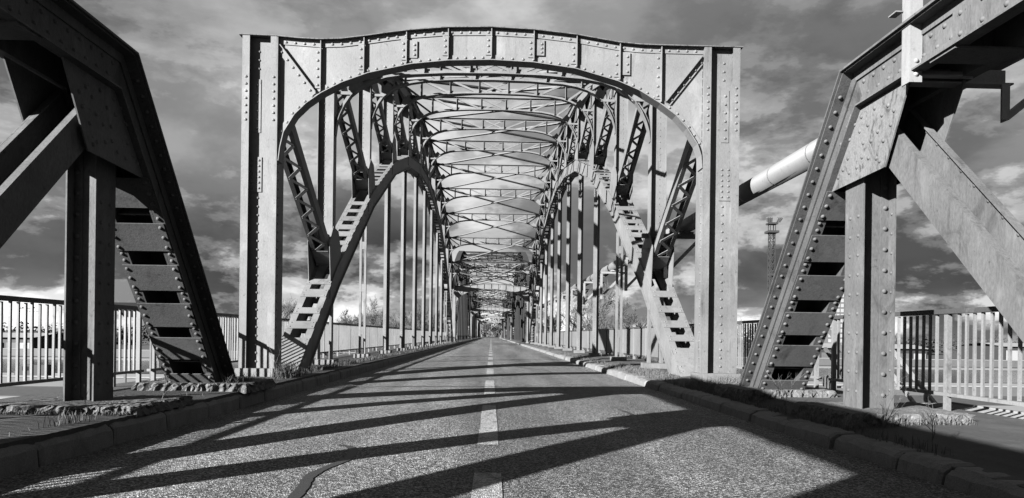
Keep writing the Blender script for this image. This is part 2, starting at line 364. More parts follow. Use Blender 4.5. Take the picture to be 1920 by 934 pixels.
def kerb(name, x_in, sgn, top, label):
    root = empty(name, (x_in, 0, 0)); struct(root, label)
    y = 2.1; k = 0
    far = G()
    def stone(g, y0, y1, dz, dx):
        w = 0.27; b = 0.045; sl = 0.055 if sgn > 0 else 0.02; a = x_in+sgn*dx
        prof = [(a, -0.28), (a+sgn*sl*0.7, top-b+dz), (a+sgn*(sl+0.02), top-b*0.3+dz), (a+sgn*(sl+0.06), top+dz), (a+sgn*w, top+dz+0.004), (a+sgn*w, -0.28)]
        prof2 = [(x+sgn*0.014, z-0.012) for x, z in prof]
        near = y0 < 30; m_ = 8 if near else 1
        rows = [(y0, prof2)]+[(y0+0.03+(y1-y0-0.06)*i/m_, prof) for i in range(m_+1)]+[(y1, prof2)]
        n = len(prof); jt = 0.009 if near else 0.0
        vs = [(x+random.uniform(-jt, jt), yy, z+random.uniform(-jt, jt)) for yy, pr in rows for x, z in pr]
        fs = [tuple(range(n)), tuple(range(len(rows)*n-1, (len(rows)-1)*n-1, -1))]
        for r in range(len(rows)-1):
            for i in range(n): fs.append((r*n+i, r*n+(i+1) % n, (r+1)*n+(i+1) % n, (r+1)*n+i))
        g.add(vs, fs)
    while y < YE:
        L_ = random.choice((0.98, 1.0, 1.0, 0.55)) if sgn > 0 else 1.0
        dz, dx = (random.uniform(-.012, .012), random.uniform(-.015, .015)) if sgn > 0 else (random.uniform(-.008, .004), random.uniform(-.012, .012))
        if y < 60:
            gg = G(); stone(gg, y+0.012, y+L_-0.012, dz, dx); obj('kerb_stone', gg, 'granite', root)
        else: stone(far, y+0.012, y+L_-0.012, dz, dx)
        y += L_
    stuff(obj('kerb_stone_row', far, 'granite', root))
kerb('kerb_left', ROAD_L, -1, 0.002, 'row of kerb stones along the left road edge')
kerb('kerb_right', ROAD_R, 1, -0.045, 'row of kerb stones along the right road edge')

# ------------------------------------------------------------------ near pony trusses
NODES = [7.17, 2.82, -1.53, -5.88]
def hat_path(): return [(10.12, -0.10), (7.13, 3.66), (-9.5, 3.66)]
def pony(side):
    X = side*NEAR_X; inn = -side
    root = empty('pony_truss', (X, 7.17, FOOT_Z))
    tag(root, 'dark weathered riveted truss at the left edge, its inner face in shadow' if side < 0 else 'sunlit riveted truss at the right edge with streaked gusset plate', 'truss')
    M_ = 'near_steel'
    path = hat_path()
    def hat(name, lo, hi):
        g = G()
        def sw(a, b, c, d): g.sweep(X, path, a, b, c, d, lo, hi)
        sw(-0.39, 0.39, -0.022, 0.0)                          # cover plate
        for s_ in (-1, 1):
            sw(s_*0.215-0.011, s_*0.215+0.011, 0.002, 0.43)   # web
            sw(*sorted((s_*0.229, s_*0.36)), 0.002, 0.016)    # outer top angle leg
            sw(*sorted((s_*0.229, s_*0.245)), 0.018, 0.11)
            sw(*sorted((s_*0.229, s_*0.335)), 0.414, 0.43)    # bottom angle leg
            sw(*sorted((s_*0.229, s_*0.245)), 0.32, 0.412)
        return obj(name, g, 'end_post_steel' if name == 'end_post' else M_, root)
    ep = hat('end_post', 0, 1)
    ch = hat('top_chord', 1, 2)
    t = Vector((7.13-10.12, 3.66+0.10)).normalized(); u = Vector((-t.y, t.x)); L0 = (Vector((7.13, 3.66))-Vector((10.12, -0.10))).length
    def epp(s_, d, a): q = Vector((10.12, -0.10))+t*d+u*a; return (X+s_, q.x, q.y)
    nrm = (0, u.x, u.y)
    # battens on the open underside
    db = [0.50, 1.06, 1.60, 2.16, 2.72, 3.28]
    for i, d in enumerate(db):
        gb = G(); w = 0.36 if i else 0.30
        q = [epp(-0.32, d, 0.432), epp(0.32, d, 0.432), epp(0.32, d+w, 0.432), epp(-0.32, d+w, 0.432)]
        q2 = [epp(-0.32, d, 0.446), epp(0.32, d, 0.446), epp(0.32, d+w, 0.446), epp(-0.32, d+w, 0.446)]
        gb.hexa(q+q2); b = obj('batten', gb, 'end_post_steel', ep)
        for s_ in (-0.275, 0.275):
            rivets_at([epp(s_, d+0.05+k*(w-0.1)/2, 0.446) for k in range(3)], nrm, b, 0.024)
        if i < len(db)-1:
            for s_ in (-0.275, 0.275): rivets_at([epp(s_, d+w+k*0.09+0.06, 0.430) for k in range(2)], nrm, ep, 0.024)
    # rivets on the outstanding cover-plate leg and on the side web
    rivets_at([epp(inn*0.305, d, 0.016) for d in [0.25+0.165*k for k in range(27)]], nrm, ep, 0.022)
    rivets_at([epp(inn*0.247, d, 0.37) for d in [0.25+0.22*k for k in range(20)]], (inn, 0, 0), ep, 0.014)
    # diaphragms inside
    for d in (0.95, 2.1, 3.15):
        g = G(); q0 = epp(0, d, 0.05); q1 = epp(0, d, 0.36); g.bar(q0, q1, 0.40, 0.02, (0, t.x, t.y)); obj('diaphragm', g, M_, ep)
    # chord rivets: two rows on the inner web
    for zz, off in ((3.66-0.16, 0.0), (3.66-0.30, 0.09)):
        rivets_at([(X+inn*0.228, yy, zz) for yy in [6.95-off-0.18*k for k in range(14)]], (inn, 0, 0), ch, 0.022)
    yv = 5.6
    while yv > -9: g = G(); g.box(X-0.31, X+0.31, yv-0.16, yv+0.16, 3.208, 3.226); obj('batten', g, M_, ch); yv -= 1.3
    # splice plate on the web
    g = G(); g.box(*sorted((X+inn*0.246, X+inn*0.258)), 4.6, 5.55, 3.262, 3.55)
    obj('splice_plate', g, M_, ch)
    rivets_at([(X+inn*0.258, yy, zz) for yy in (5.45, 5.2, 4.95, 4.7) for zz in (3.33, 3.5)], (inn, 0, 0), ch, 0.022)
    # gussets (inner and outer) at each node
    for k, y0 in enumerate(NODES):
        for s_ in (inn, -inn):
            xa, xb = sorted((X+s_*0.247, X+s_*0.262))
            if k == 0: poly = [(y0+0.46, 2.47), (y0-0.67, 2.50), (y0-1.06, 3.215), (y0-0.02, 3.215)]
            else: poly = [(y0+0.35, 2.60), (y0-0.55, 2.60), (y0-0.95, 3.215), (y0+0.5, 3.215)]
            g = G(); g.plate(xa, xb, poly); gp = obj('gusset_plate', g, 'scuffed_steel' if k == 0 and s_ == inn and side > 0 else M_, root)
            if k == 0 and s_ == inn:
                pts = []
                for (yy, zz) in [(7.38, 2.60), (7.15, 2.60), (7.38, 2.78), (7.18, 2.76), (7.33, 2.95), (7.15, 2.95), (7.05, 3.08), (7.2, 3.1), (6.92, 3.12), (6.80, 3.0), (6.68, 3.13), (6.55, 3.02),
                                 (6.95, 2.98), (6.88, 2.84), (6.74, 2.82), (6.62, 2.88), (6.52, 2.76), (6.40, 2.88), (6.78, 2.66), (6.64, 2.62), (6.9, 2.7), (6.45, 3.08), (6.58, 2.58), (7.0, 2.62), (6.35, 3.0), (7.28, 2.66)]:
                    pts.append((X+inn*0.262, yy, zz))
                rivets_at(pts, (inn, 0, 0), gp, 0.022)
    # H posts
    def hmember(name, p0, p1, w, dep, inset, XO=0.0, low=False):
        g = G(); pa = [p0, p1]; X = side*NEAR_X+XO
        for s_ in (-1, 1):
            g.sweep(X, pa, *sorted((s_*w, s_*(w-0.016))), -dep/2, dep/2)
            for e in (() if low else (-1, 1)):                 # angles tying web to flange
                lo, hi = sorted((s_*(w-0.017), s_*(w-0.10)))
                g.sweep(X, pa, lo, hi, *sorted((e*(dep/2-inset-0.002)*1.0, e*(dep/2-inset-0.014))))
        if low:
            g.sweep(X, pa, -w+0.017, w-0.017, dep/2-0.05, dep/2-0.036)
            for s_ in (-1, 1):
                g.sweep(X, pa, *sorted((s_*(w-0.017), s_*(w-0.09))), dep/2-0.065, dep/2-0.052)
                g.sweep(X, pa, *sorted((s_*(w-0.017), s_*(w-0.07))), -dep/2+0.001, -dep/2+0.014)
        else:
            g.sweep(X, pa, -w+0.017, w-0.017, dep/2-inset-0.03, dep/2-inset-0.016)
            g.sweep(X, pa, -w+0.017, w-0.017, -dep/2+inset+0.016, -dep/2+inset+0.03)
        o = obj(name, g, M_, root)
        return o
    for k, y0 in enumerate(NODES):
        pw, po = (0.15, -0.09) if side < 0 else (0.175, -0.02)
        p = hmember('post', (y0, 0.05 if k else 0.10), (y0, 3.2), pw, 0.36, 0.11, po)
        if k == 0:
            rivets_at([(X+po+inn*pw, y0+dy_, zz) for dy_ in (-0.09, 0.07) for zz in [0.28+0.205*j for j in range(10)]], (inn, 0, 0), p, 0.02)
            rivets_at([(X+po+side*(pw-0.055), y0-0.072, zz) for zz in [0.24+0.22*j for j in range(11)]], (0, -1, 0), p, 0.026)
            rivets_at([(X+po+side*(pw-0.017), y0-0.13, zz) for zz in [0.3+0.205*j for j in range(10)]], (inn, 0, 0), p, 0.016)
    for k in range(len(NODES)-1):
        ya, yb = NODES[k], NODES[k+1]
        d = hmember('diagonal', (ya-0.30, 3.05), (yb+0.24, -0.72), 0.20, 0.30, 0.115, 0.0, True)
        if k == 0:
            tt = Vector((yb-ya+0.54, -3.77)).normalized(); uu = Vector((-tt.y, tt.x))
            base = Vector((ya-0.30, 3.05))
            e = -1 if uu.x < 0 else 1
            pts = []
            for j in range(14):
                q = base+tt*(0.35+0.24*j)+uu*(-0.09); pts.append((X-inn*0.183, q.x, q.y))
            rivets_at(pts, (inn, 0, 0), d, 0.018)
    return root
pony(-1); pony(1)

def rough_block(name, x0, x1, y0, y1, z0, z1, label, seed):
    rnd = random.Random(seed); g = G(); nx_, ny_ = max(4, int((x1-x0)/0.034)), max(4, int((y1-y0)/0.034)); per = []
    for i in range(nx_): per.append((x0+(x1-x0)*i/nx_, y0))
    for i in range(ny_): per.append((x1, y0+(y1-y0)*i/ny_))
    for i in range(nx_): per.append((x1-(x1-x0)*i/nx_, y1))
    for i in range(ny_): per.append((x0, y1-(y1-y0)*i/ny_))
    n = len(per); cx, cy = (x0+x1)/2, (y0+y1)/2; vs = []
    for zz, ins in ((z0-0.03, -0.03), (z0+(z1-z0)*0.35, 0.0), (z0+(z1-z0)*0.75, 0.005), (z1, 0.03)):
        for x, y in per:
            k = ins+rnd.uniform(-0.03, 0.03)+0.02*math.sin(x*17+y*11); dx, dy_ = (cx-x), (cy-y); l = math.hypot(dx, dy_)
            vs.append((x+dx/l*k, y+dy_/l*k, zz+rnd.uniform(-0.012, 0.012)*(1 if ins < 0.03 else 0.4)))
    vs.append((cx, cy, z1))
    fs = [(r*n+i, r*n+(i+1) % n, (r+1)*n+(i+1) % n, (r+1)*n+i) for r in range(3) for i in range(n)]+[(3*n+i, 3*n+(i+1) % n, 4*n) for i in range(n)]
    g.add(vs, fs); o = obj(name, g, 'concrete'); return tag(o, label, 'plinth', 'concrete plinths under the truss members')
rough_block('plinth', -4.65, -3.35, 6.55, 7.75, 0.04, 0.105, 'crumbling concrete plinth under the post of the shadowed left truss', 1)
rough_block('plinth', -4.75, -3.25, 9.2, 10.4, 0.04, 0.13, 'ragged concrete plinth under the sloping end post of the left truss', 2)
rough_block('plinth', 3.5, 4.75, 6.5, 7.75, -0.03, 0.105, 'rough concrete plinth under the post of the sunlit right truss', 3)
rough_block('plinth', 3.45, 4.75, 9.2, 10.4, -0.03, 0.12, 'rough concrete plinth under the sloping end post of the right truss', 4)

# ------------------------------------------------------------------ portal frame
TOP = [(-4.56, 6.13), (-3.93, 6.12), (-3.5, 6.09), (-3.13, 6.08), (-2.75, 6.10), (-2.27, 6.17), (-1.89, 6.235), (-1.51, 6.29), (-0.85, 6.355), (-0.07, 6.38), (0.69, 6.355), (1.46, 6.285), (1.85, 6.225), (2.24, 6.165), (2.63, 6.135), (3.02, 6.13), (3.9, 6.13), (4.53, 6.13)]
BOT = [(-3.86, 3.90), (-3.83, 4.15), (-3.77, 4.42), (-3.58, 4.74), (-3.37, 4.95), (-3.11, 5.14), (-2.74, 5.34), (-2.27, 5.52), (-1.51, 5.70), (-0.84, 5.78), (-0.06, 5.81), (0.70, 5.785), (1.47, 5.69), (2.25, 5.48), (2.64, 5.32), (3.03, 5.09), (3.32, 4.88), (3.53, 4.65), (3.72, 4.36), (3.79, 4.15), (3.81, 3.92)]
def interp(tab, x):
    for (a, za), (b, zb) in zip(tab, tab[1:]):
        if a <= x <= b: return za+(zb-za)*(x-a)/(b-a)
    return tab[0][1] if x < tab[0][0] else tab[-1][1]
def portal_parts():                       # list of (name, G, [subparts]) with the front face of the web at y = 12.42
    YF, WB = 12.32, 12.405
    out = []
    inner_l, inner_r = -3.86, 3.81
    # web plate between columns: quad strip between BOT and TOP
    xs = sorted(set([round(x, 3) for x, _ in TOP if inner_l <= x <= inner_r]+[round(x, 3) for x, _ in BOT]))
    g = G(); vs = []
    for x in xs:
        zb, zt = interp(BOT, x), interp(TOP, x)
        vs += [(x, WB, zb), (x, WB, zt-0.005), (x, WB+0.014, zb), (x, WB+0.014, zt-0.005)]
    fs = []
    for i in range(len(xs)-1):
        a, b = 4*i, 4*i+4; fs += [(a, b, b+1, a+1), (a+2, a+3, b+3, b+2), (a, a+2, b+2, b)]
    g.add(vs, fs); out.append(('web_plate', g, []))
    def flange(tab, y0, y1, th, sgn):
        g = G(); n = len(tab); vs = []
        for x, z in tab: vs += [(x, y0, z), (x, y1, z), (x, y1, z+th*sgn), (x, y0, z+th*sgn)]
        fs = [(0, 1, 2, 3), tuple(4*(n-1)+k for k in range(4))]
        for i in range(n-1):
            for k in range(4): fs.append((4*i+k, 4*i+(k+1) % 4, 4*i+4+(k+1) % 4, 4*i+4+k))
        g.add(vs, fs); return g
    top = flange(TOP, YF-0.012, WB+0.30, 0.016, 1)
    out.append(('top_flange', top, []))
    # offset arch edge for the lower flange thickness (normal to curve)
    def off_curve(tab, d):
        o = []
        for i, p in enumerate(tab):
            a = Vector(tab[max(0, i-1)]); b = Vector(tab[min(len(tab)-1, i+1)]); t = (b-a).normalized(); o.append(Vector(p)+Vector((-t.y, t.x))*d)
        return [tuple(q) for q in o]
    def ribbon(t0, t1, y0, y1):
        g = G(); n = len(t0); vs = []
        for p, q in zip(t0, t1): vs += [(p[0], y0, p[1]), (p[0], y1, p[1]), (q[0], y1, q[1]), (q[0], y0, q[1])]
        fs = [(0, 1, 2, 3), tuple(4*(n-1)+k for k in range(4))]
        for i in range(n-1):
            for k in range(4): fs.append((4*i+k, 4*i+(k+1) % 4, 4*i+4+(k+1) % 4, 4*i+4+k))
        return g.add(vs, fs)
    low = ribbon(BOT, off_curve(BOT, -0.014), YF+0.01, WB+0.20)
    low.merge(ribbon(off_curve(BOT, 0.10), off_curve(BOT, 0.002), WB-0.014, WB-0.001))
    rv = G()
    oc = off_curve(BOT, 0.05)
    for a, b in zip(oc, oc[1:]):
        L_ = (Vector(b)-Vector(a)).length; k = max(1, int(round(L_/0.17)))
        for j in range(k):
            q = Vector(a).lerp(Vector(b), j/k); rv.rivet((q.x, WB-0.014, q.y), (0, -1, 0), 0.026)
    out.append(('arch_flange', low, [('rivets', rv)]))
    # top angle
    ta = [(x, z-0.005) for x, z in TOP if -3.9 < x < 3.85]; ta = [(-3.88, 6.115)]+ta[1:]+[(3.82, 6.125)]
    tg = ribbon(ta, [(x, z-0.11) for x, z in ta], WB-0.016, WB-0.001); rv = G()
    x = -3.75
    while x < 3.75: rv.rivet((x, WB-0.016, interp(TOP, x)-0.065), (0, -1, 0), 0.026); x += 0.165
    out.append(('top_angle', tg, [('rivets', rv)]))
    for i, x in enumerate((-3.12, -2.35, -1.59, -0.84, -0.06, 0.71, 1.49, 2.28, 3.04)):
        zb, zt = interp(BOT, x)+0.03, interp(TOP, x)-0.13
        g = G(); g.box(x-0.007, x+0.007, YF+0.012, WB-0.017, zb, zt+0.12); g.box(x-0.105, x-0.0075, WB-0.030, WB-0.017, zb+0.06, zt)
        if i in (2, 7, 5): g.box(x+0.0075, x+0.19, WB-0.030, WB-0.017, zb+0.10, zt-0.02)
        rv = G(); k = int((zt-zb)/0.19)
        for j in range(k+1): rv.rivet((x-0.06, WB-0.03, zb+0.12+j*(zt-zb-0.2)/max(1, k)), (0, -1, 0), 0.026)
        if i in (2, 7, 5):
            for j in range(k+1): rv.rivet((x+0.14, WB-0.03, zb+0.16+j*(zt-zb-0.26)/max(1, k)), (0, -1, 0), 0.026)
        out.append(('stiffener', g, [('rivets', rv)]))
    for a, b in (((-3.84, 5.97), (-3.2, 5.14)), ((3.79, 5.97), (3.13, 5.12))):
        A, B = Vector((a[0], 0, a[1])), Vector((b[0], 0, b[1])); t = (B-A).normalized(); nn = Vector((t.z, 0, -t.x)); nn = nn if nn.z > 0 else -nn
        g = G(); yv = Vector((0, 1, 0))
        g.bar(A+yv*(WB-0.055), B+yv*(WB-0.055), 0.07, 0.014, nn)
        g.bar(A-nn*0.055+yv*(WB-0.024), B-nn*0.055+yv*(WB-0.024), 0.013, 0.095, nn)
        rv = G()
        for k in range(6): q = A.lerp(B, (k+0.6)/6.2)-nn*0.06; rv.rivet((q.x, WB-0.031, q.z), (0, -1, 0), 0.026)
        out.append(('corner_brace', g, [('rivets', rv)]))
    # columns
    for s_, xi, xo in ((-1, -3.87, -4.50), (1, 3.82, 4.48)):
        g = G(); rv = G()
        def bx(a, b, y0, y1, z0=0.18, z1=6.12): g.box(*sorted((a, b)), y0, y1, z0, z1)
        bx(xi, xi+s_*0.016, YF+0.001, YF+0.42)                         # inner flange
        bx(xo, xo-s_*0.016, YF+0.001, YF+0.42)                         # outer flange
        bx(xi+s_*0.017, xi+s_*0.13, YF, YF+0.014)                # front legs
        bx(xo-s_*0.017, xo-s_*0.13, YF, YF+0.014)
        bx(xi+s_*0.017, xo-s_*0.017, YF+0.125, YF+0.14)           # web
        bx(xi+s_*0.017, xi+s_*0.11, YF+0.108, YF+0.1245); bx(xo-s_*0.017, xo-s_*0.11, YF+0.108, YF+0.1245)
        bx(xo-s_*0.16, xo-s_*0.30, YF+0.1135, YF+0.1245, 4.42, 5.38); bx(xo-s_*0.11, xo-s_*0.33, YF+0.11, YF+0.1245, 3.35, 3.98)
        for zz in [4.5+0.155*k for k in range(6)]: rv.rivet((xo-s_*0.23, YF+0.1135, zz), (0, -1, 0), 0.026)
        for zz in [3.42+0.1*k for k in range(6)]:
            for xx in (0.16, 0.28): rv.rivet((xo-s_*xx, YF+0.11, zz), (0, -1, 0), 0.023)
        for zz in [4.62+0.128*k for k in range(7)]:
            rv.rivet((xo-s_*0.07, YF, zz), (0, -1, 0), 0.026); rv.rivet((xi+s_*0.07, YF, zz), (0, -1, 0), 0.026)
        for zz in [0.3+0.155*k for k in range(37)]:
            if zz < 3.3 or zz > 5.45: rv.rivet((xo-s_*0.26, YF+0.125, zz), (0, -1, 0), 0.025)
            rv.rivet((xo-s_*0.06, YF+0.108, zz+0.05), (0, -1, 0), 0.016); rv.rivet((xi, YF+0.1, zz), (-s_, 0, 0), 0.022)
        cap = G(); cap.box(*sorted((xi-s_*0.06, xo+s_*0.07)), YF-0.02, YF+0.43, 0.02, 0.178)
        out.append(('column', g, [('rivets', rv), ('foot', cap)]))
    return out
def emit_parts(parts, root, m, dy_=0.0):
    for name, g, subs in parts:
        mm = 'column_steel' if name == 'column' else ('flange_steel' if name == 'top_flange' else m)
        o = obj(name, g, mm, root)
        for sn, sg in subs:
            q = obj(sn, sg, mm, o)
            if sn == 'rivets': stuff(q)
PP = portal_parts()
pr = empty('portal_frame', (0, 12.4, FOOT_Z)); tag(pr, 'pale riveted portal with curved top framing the road ahead', 'portal')
emit_parts(PP, pr, 'portal_steel')

# ------------------------------------------------------------------ arch span
ZT = [6.10, 8.27, 10.0, 11.34, 12.37, 12.97, 13.18]; ZT = ZT+ZT[-2::-1]
ZB = [5.81, 7.53, 9.26, 10.61, 11.63, 12.24, 12.44]; ZB = ZB+ZB[-2::-1]
ZA = [-1.10, 2.50, 5.50, 7.80, 9.35, 10.20, 10.50]; ZA = ZA+ZA[-2::-1]
def truss_parts(side, detail=True):
    X = side*FAR_X; inn = -side; out = []
    arch = [(yn(n), ZA[n]) for n in range(NP+1)]; topc = [(yn(n), ZT[n]) for n in range(NP+1)]
    dn = arch_pt = None
    def at_arch(y):
        for (a, za), (b, zb) in zip(arch, arch[1:]):
            if a <= y <= b: return za+(zb-za)*(y-a)/(b-a)
    # clip arch at deck level
    y0 = 13.75; ap = [(y0, at_arch(y0))]+arch[1:-1]+[(2*yn(6)-y0, at_arch(y0))]
    g = G()
    for s_ in (-1, 1):
        g.sweep(X, ap, s_*0.245-0.012, s_*0.245+0.012, -0.52, -0.001)
        g.sweep(X, ap, *sorted((s_*0.165, s_*0.31)), 0.0, 0.014)
        g.sweep(X, ap, *sorted((s_*0.185, s_*0.31)), -0.535, -0.521)
    subs = []
    bat_near, bat_far = [], G()
    lac = 0.62
    for k in range(NP):
        (ya, za), (yb, zb) = arch[k], arch[k+1]
        t = Vector((yb-ya, zb-za)); Ln = t.length; t.normalize(); u = Vector((-t.y, t.x))
        if u.y < 0: u = -u
        def cell(d0, d1, a0, a1, w=0.30):
            gg = G(); pts = []
            for a in (a0, a1):
                for s_, d in ((-w, d0), (w, d0), (w, d1), (-w, d1)):
                    q = Vector((ya, za))+t*d+u*a; pts.append((X+s_, q.x, q.y))
            return gg.hexa(pts)
        d = 0.75; first = True
        while d < Ln-0.8:
            q = Vector((ya, za))+t*d
            w_ = random.choice((0.24, 0.28, 0.34))
            if (y0+0.15) < q.x < (2*yn(6)-y0-0.3):
                gg = cell(d, d+w_, 0.015, 0.028); g2 = cell(d, d+w_, -0.548, -0.536)
                if k < 4:
                    rv = G()
                    for s_ in (-0.24, 0.24):
                        for dd in (0.06, w_-0.06):
                            q = Vector((ya, za))+t*(d+dd)+u*0.028; rv.rivet((X+s_, q.x, q.y), (0, u.x, u.y), 0.02)
                    bat_near.append(('batten', gg, rv)); bat_far.merge(g2)
                else: bat_far.merge(gg); bat_far.merge(g2)
            d += random.uniform(0.50, 0.72)
        if k == 0:      # solid foot plate
            Lx = (y0-ya)/t.x
            bat_near.append(('foot_plate', cell(Lx+0.1, Lx+1.3, 0.0145, 0.0265), None))
    out.append(('arch_chord', g, [(n_, gg, rv) for n_, gg, rv in bat_near]+[('batten_row', bat_far, None)]))
    g = G()
    for s_ in (-1, 1):
        g.sweep(X, topc, s_*0.215-0.012, s_*0.215+0.012, -0.47, -0.015)
        g.sweep(X, topc, *sorted((s_*0.228, s_*0.30)), -0.47, -0.456)
    g.sweep(X, topc, -0.30, 0.30, -0.0145, 0.0)
    out.append(('top_chord', g, []))
    g0 = G()
    for n in range(1, NP):
        y = yn(n); zl = ZA[n]+0.03; zt = ZT[n]-0.475
        g = G(); dep = 0.34 if n in (1, NP-1) else 0.30; w = 0.20
        for s_ in (-1, 1): g.box(*sorted((X+s_*w, X+s_*(w-0.014))), y-dep/2, y+dep/2, zl, zt)
        g.box(X-w+0.015, X+w-0.015, y-0.05, y-0.036, zl, zt)
        for s_ in (-1, 1): g.box(*sorted((X+s_*(w-0.0145), X+s_*(w-0.09))), y-0.063, y-0.0505, zl, zt)
        rv = G(); zz = zl+0.3
        while zz < zt-0.2: rv.rivet((X+side*0.0+0.05*side, y-0.05, zz), (0, -1, 0), 0.016); zz += 0.16
        out.append(('post', g, [('rivets', rv, None)] if n < 6 else []))
        if n not in (1, NP-1):
            g = G(); zt2 = ZA[n]-0.62
            if n in (2, NP-2):
                for s_ in (-1, 1): g.box(X+s_*0.075-0.035, X+s_*0.075+0.035, y-0.05, y+0.05, 0.16, zt2)
                for k in range(3): g.box(X-0.039, X+0.039, y-0.045, y+0.045, 0.8+1.4*k, 1.05+1.4*k)
            else:
                g.box(X-0.125, X+0.125, y+0.0, y+0.016, 0.16, zt2)
                g.box(X-0.005, X+0.016, y-0.12, y-0.001, 0.16, zt2); g.box(X-0.005, X+0.016, y+0.017, y+0.12, 0.16, zt2)
                g.box(X-0.075, X-0.0055, y-0.013, y-0.001, 0.16, zt2); g.box(X+0.0165, X+0.085, y-0.013, y-0.001, 0.16, zt2)
            rv = G()
            for j in range(14): rv.rivet((X-0.045, y-0.013, 0.3+0.1*j), (0, -1, 0), 0.016); 
            base = G(); base.box(X-0.24, X+0.24, y-0.22, y+0.22, 0.02, 0.158)
            out.append(('hanger', g, ([('rivets', rv, None)] if n not in (2, NP-2) and n < 8 else [])+[('footing', base, None)]))
        else:
            g = G()
            for s_ in (-1, 1): g.box(X+s_*0.16-0.03, X+s_*0.16+0.03, y-0.1, y+0.1, 0.16, ZA[n]-0.62)
            base = G(); base.box(X-0.3, X+0.3, y-0.3, y+0.3, 0.02, 0.158)
            out.append(('stub_post', g, [('footing', base, None)]))
    # lattice diagonals
    for n in range(NP):
        if n < 6: a, b = (yn(n), ZT[n]-0.25), (yn(n+1), ZA[n+1]+0.15)
        else: a, b = (yn(n+1), ZT[n+1]-0.25), (yn(n), ZA[n]+0.15)
        A, B = Vector(a), Vector(b); t = (B-A).normalized(); Ln = (B-A).length
        a2 = A+t*0.45; b2 = B-t*0.55; u = Vector((-t.y, t.x))
        g = G(); pa = [tuple(a2), tuple(b2)]
        for s_ in (-1, 1):
            g.sweep(X, pa, *sorted((s_*0.21, s_*0.196)), -0.13, 0.13)
            for e in (-1, 1): g.sweep(X, pa, *sorted((s_*0.1955, s_*0.115)), *sorted((e*0.13, e*0.117)))
        lc = G(); m = max(3, int((b2-a2).length/0.30))
        for e in ((-1,) if u.x > 0 else (1,)):
            for k in range(m):
                p = a2.lerp(b2, k/m)+u*(e*0.138); q = a2.lerp(b2, (k+1)/m)+u*(e*0.138); s0 = 0.15 if k % 2 else -0.15
                lc.bar((X+s0, p.x, p.y), (X-s0, q.x, q.y), 0.075, 0.012, (0, u.x, u.y))
        pl = G()           # stay plate at the foot
        pl.sweep(X, [tuple(b2-t*0.05), tuple(b2+t*0.45)], -0.195, 0.195, 0.14, 0.152); pl.sweep(X, [tuple(b2-t*0.05), tuple(b2+t*0.45)], -0.195, 0.195, -0.152, -0.14)
        out.append(('diagonal', g, [('lacing', lc, None), ('stay_plate', pl, None)]))
    # gussets at arch and top nodes
    for n in range(1, NP):
        mx = (1 if n <= 6 else -1)
        y = yn(n)
        def slope(tab, n): return (tab[n+1]-tab[n])/PAN, (tab[n]-tab[n-1])/PAN
        sa, sb = slope(ZA, n); z = ZA[n]
        for s_ in (-1, 1):
            xa, xb = sorted((X+s_*0.2575, X+s_*0.272))
            g = G(); g.plate(xa, xb, [(y-0.6, z-0.6*sb-0.40), (y, z-0.45), (y+0.6, z+0.6*sa-0.40), (y+0.5, z+0.5*sa+0.25), (y+0.22, z+0.95), (y-0.35, z+1.0), (y-0.75, z+0.55), (y-0.62, z-0.62*sb+0.15)])
            out.append(('gusset_plate', g, []))
        st, sb = slope(ZT, n); z = ZT[n]
        for s_ in (-1, 1):
            xa, xb = sorted((X+s_*0.2285, X+s_*0.243))
            g = G(); g.plate(xa, xb, [(y-0.55, z-0.55*sb-0.40), (y-0.5, z-0.75-0.3), (y+0.2, z-1.1), (y+0.85, z-0.95), (y+0.75, z+0.75*st-0.40), (y, z-0.10)])
            out.append(('gusset_plate', g, []))
    return out
def emit_truss(side, label):
    root = empty('arch_truss', (side*FAR_X, P0, FOOT_Z)); tag(root, label, 'truss')
    for name, g, subs in truss_parts(side):
        o = obj(name, g, 'span_steel', root)
        for it in subs:
            q = obj(it[0], it[1], 'span_steel', o)
            if it[0] in ('rivets', 'batten_row'): stuff(q)
            if len(it) > 2 and it[2] is not None:
                # rivets of a batten join the batten's mesh level as a sibling of the chord
                stuff(obj('rivets', it[2], 'span_steel', o))
emit_truss(-1, 'arched riveted truss rising behind the left portal column, with ladder-like chord')
emit_truss(1, 'arched riveted truss rising behind the right portal column, carrying the pipe brackets')

